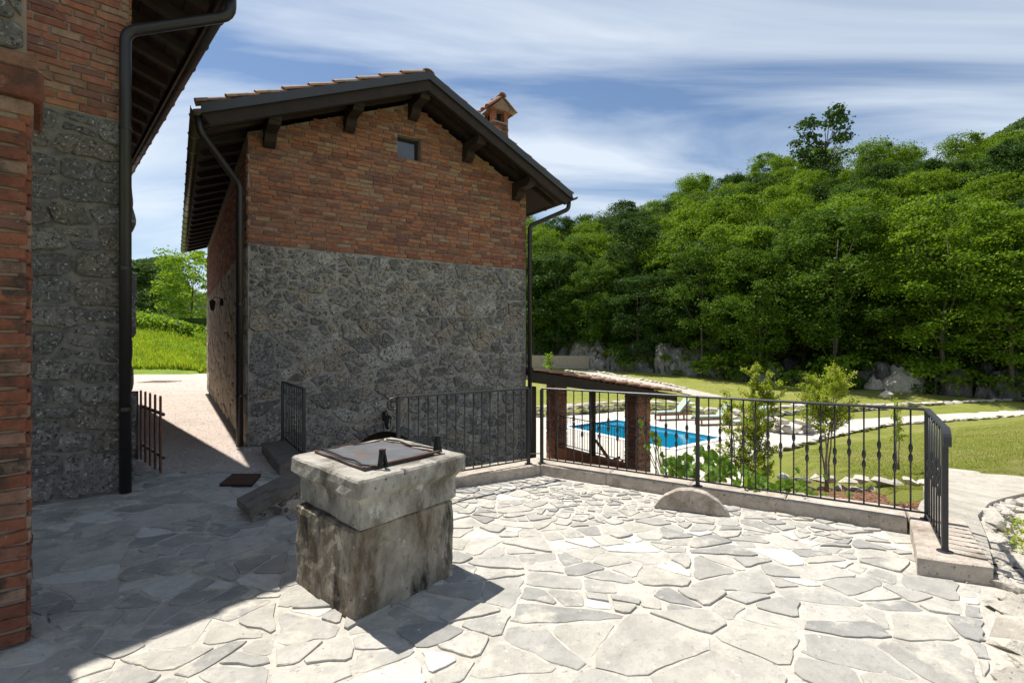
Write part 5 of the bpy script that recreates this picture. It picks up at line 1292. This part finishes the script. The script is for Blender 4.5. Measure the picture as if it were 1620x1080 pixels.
# vine with big lobed leaves at the foot of the railing
def vine_leaf(seed):
    r2 = random.Random(seed); mb = MB(); n = 15; vs = [(0,0,.0)]
    for i in range(n):
        a_ = -math.pi*.86+2*math.pi*.86*i/(n-1); rr = .5*(1+.14*math.cos(a_*5))*(1+.12*math.cos(a_)); vs.append((math.sin(a_)*rr, math.cos(a_)*rr+.1, .09*math.cos(a_*5)+r2.uniform(-.03,.03)-.05))
    mb.add(vs, [(0,i,i+1) for i in range(1,n)]); return mb.me('leaf', 'leaf_vine', True)
VL = [vine_leaf(i) for i in range(4)]
def vine(loc, leaves_, label):
    v = empty('vine_plant', loc, label, 'plant'); L0 = Vector(loc); r2 = random.Random(int(loc[0]*100)); mb = MB()
    leaves_ = [(a, b, c, d*.8) for a, b, c, d in leaves_]+[(a+r2.uniform(-22,22), b+r2.uniform(-14,12), c+r2.uniform(-.12,.12), d*r2.uniform(.3,.6)) for a, b, c, d in leaves_ for _ in range(3) if d > .13]
    for (px, py, Y, sz) in leaves_:
        p = Vector((gp(px,Y), Y, 1.6-(py-543)*Y/810)); mid = L0.lerp(p,.5)+Vector((r2.uniform(-.1,.1),0,.08)); mb.tube([L0, mid, p], .005, 5)
        M = Matrix.Translation(p) @ Matrix.Rotation(r2.uniform(-.9,.9),4,'Z') @ Matrix.Rotation(R(r2.uniform(40,100)),4,'X') @ Matrix.Rotation(r2.uniform(0,6.28),4,'Z') @ Matrix.Scale(sz,4)
        link('leaf', VL[r2.randrange(4)], v, M)
    mb.build('stems', 'lawnblade', v)
vine((1.80,5.95,-.15), [(1078,735,5.75,.26),(1092,742,5.7,.22),(1066,748,5.75,.2),(1045,700,5.8,.14),(1058,733,5.85,.15),(1013,670,5.9,.12),(1030,687,5.85,.1),(1085,726,5.8,.18),(1100,752,5.7,.16)], 'vine with big rounded leaves left of the middle railing post')
vine((2.15,5.75,-.15), [(1128,728,5.75,.26),(1140,738,5.7,.28),(1150,748,5.6,.22),(1120,748,5.6,.2),(1162,742,5.6,.17),(1135,752,5.5,.18)], 'vine with tall folded leaves right of the middle railing post')
vine((2.75,5.45,-.15), [(1190,757,5.3,.22),(1200,768,5.2,.22),(1182,768,5.2,.18),(1214,762,5.3,.16),(1205,750,5.4,.14),(1240,770,5.2,.18),(1256,766,5.2,.2),(1268,775,5.1,.15),(1264,744,5.3,.09),(1306,752,5.2,.08),(1285,778,5.0,.14),(1342,780,4.9,.08),(1228,776,5.1,.16)], 'trailing vine with pale shoots hanging over the kerb in front of the mulch')

# ------------------------------------------------------------------ pool furniture
def lounger(p, rz, label):
    t_ = empty('sun_lounger', p, label, 'sun lounger', 'sun loungers behind the pool'); t_.rotation_euler = (0,0,rz)
    def child(name, mb, mat, par=None):
        me = mb.me(name, mat); o = bpy.data.objects.new(name, me); COL.objects.link(o); o.parent = par or t_; return o
    for s_ in (-1,1): mb = MB(); mb.box((0,s_*.30,.30), (1.95,.05,.08)); child('side_rail', mb, 'teak')
    for sx in (-.75,.55):
        for s_ in (-1,1): mb = MB(); mb.box((sx,s_*.27,.13), (.06,.06,.27)); child('leg', mb, 'teak')
    mb = MB(); mb.lathe([(.11,-.02),(.11,.02)], (0,0,0), 12); 
    for i in range(8): mb = MB(); mb.box((-.86+i*.15,0,.345), (.09,.56,.02)); child('slat', mb, 'teak')
    mb = MB(); mb.box((-.30,0,.40), (1.25,.58,.08)); cu = child('cushion', mb, 'cushion')
    mb = MB(); mb.beam((.32,0,.40),(.88,0,1.02), .58, .08, up=(0,0,1)); bk = child('back_cushion', mb, 'cushion')
    for k in range(4):
        y_ = -.22+k*.145; mb = MB(); mb.box((-.30,y_,.4425), (1.24,.05,.006)); child('stripe', mb, 'cushion_stripe', cu)
        mb = MB(); mb.beam((.305,y_,.443),(.865,y_,1.063), .05, .006); child('stripe', mb, 'cushion_stripe', bk)
    mb = MB(); mb.beam((.33,0,.34),(.90,0,.96), .56, .03); child('backrest', mb, 'teak')
    for s_ in (-1,1): mb = MB(); mb.beam((.62,s_*.24,.62),(.86,s_*.24,.28), .03, .03); child('prop', mb, 'teak')
lounger((gp(1062,26.2),26.2,LOW), R(12), 'left sun lounger with striped cushion, back raised, behind the pool')
lounger((gp(1128,24.6),24.6,LOW), R(10), 'middle sun lounger with striped cushion, partly behind the saplings')
lounger((gp(1182,23.2),23.2,LOW), R(20), 'right sun lounger, back raised high, mostly hidden by the tallest sapling')
wc = empty('folding_chair', (gp(960,15.4),15.4,LOW), 'brown wooden folding deck chair on the pool deck behind the veranda fence', 'chair')
p = Vector(wc.location)
for s_ in (-.25,.25):
    mb = MB(); mb.beam(p+Vector((-.45,s_,.05)), p+Vector((.45,s_,.42)), .05, .08); mb.build('seat_rail', 'teak', wc)
    mb = MB(); mb.beam(p+Vector((.35,s_,.0)), p+Vector((-.30,s_,.95)), .05, .08); mb.build('back_rail', 'teak', wc)
for i in range(7):
    q = i/6; mb = MB(); mb.box(p+Vector((-.38+.7*q,0,.11+.29*q)), (.07,.48,.015)); mb.build('slat', 'teak', wc)
    mb = MB(); mb.box(p+Vector((.06-.34*q,0,.44+.47*q)), (.02,.48,.055)); mb.build('slat', 'teak', wc)
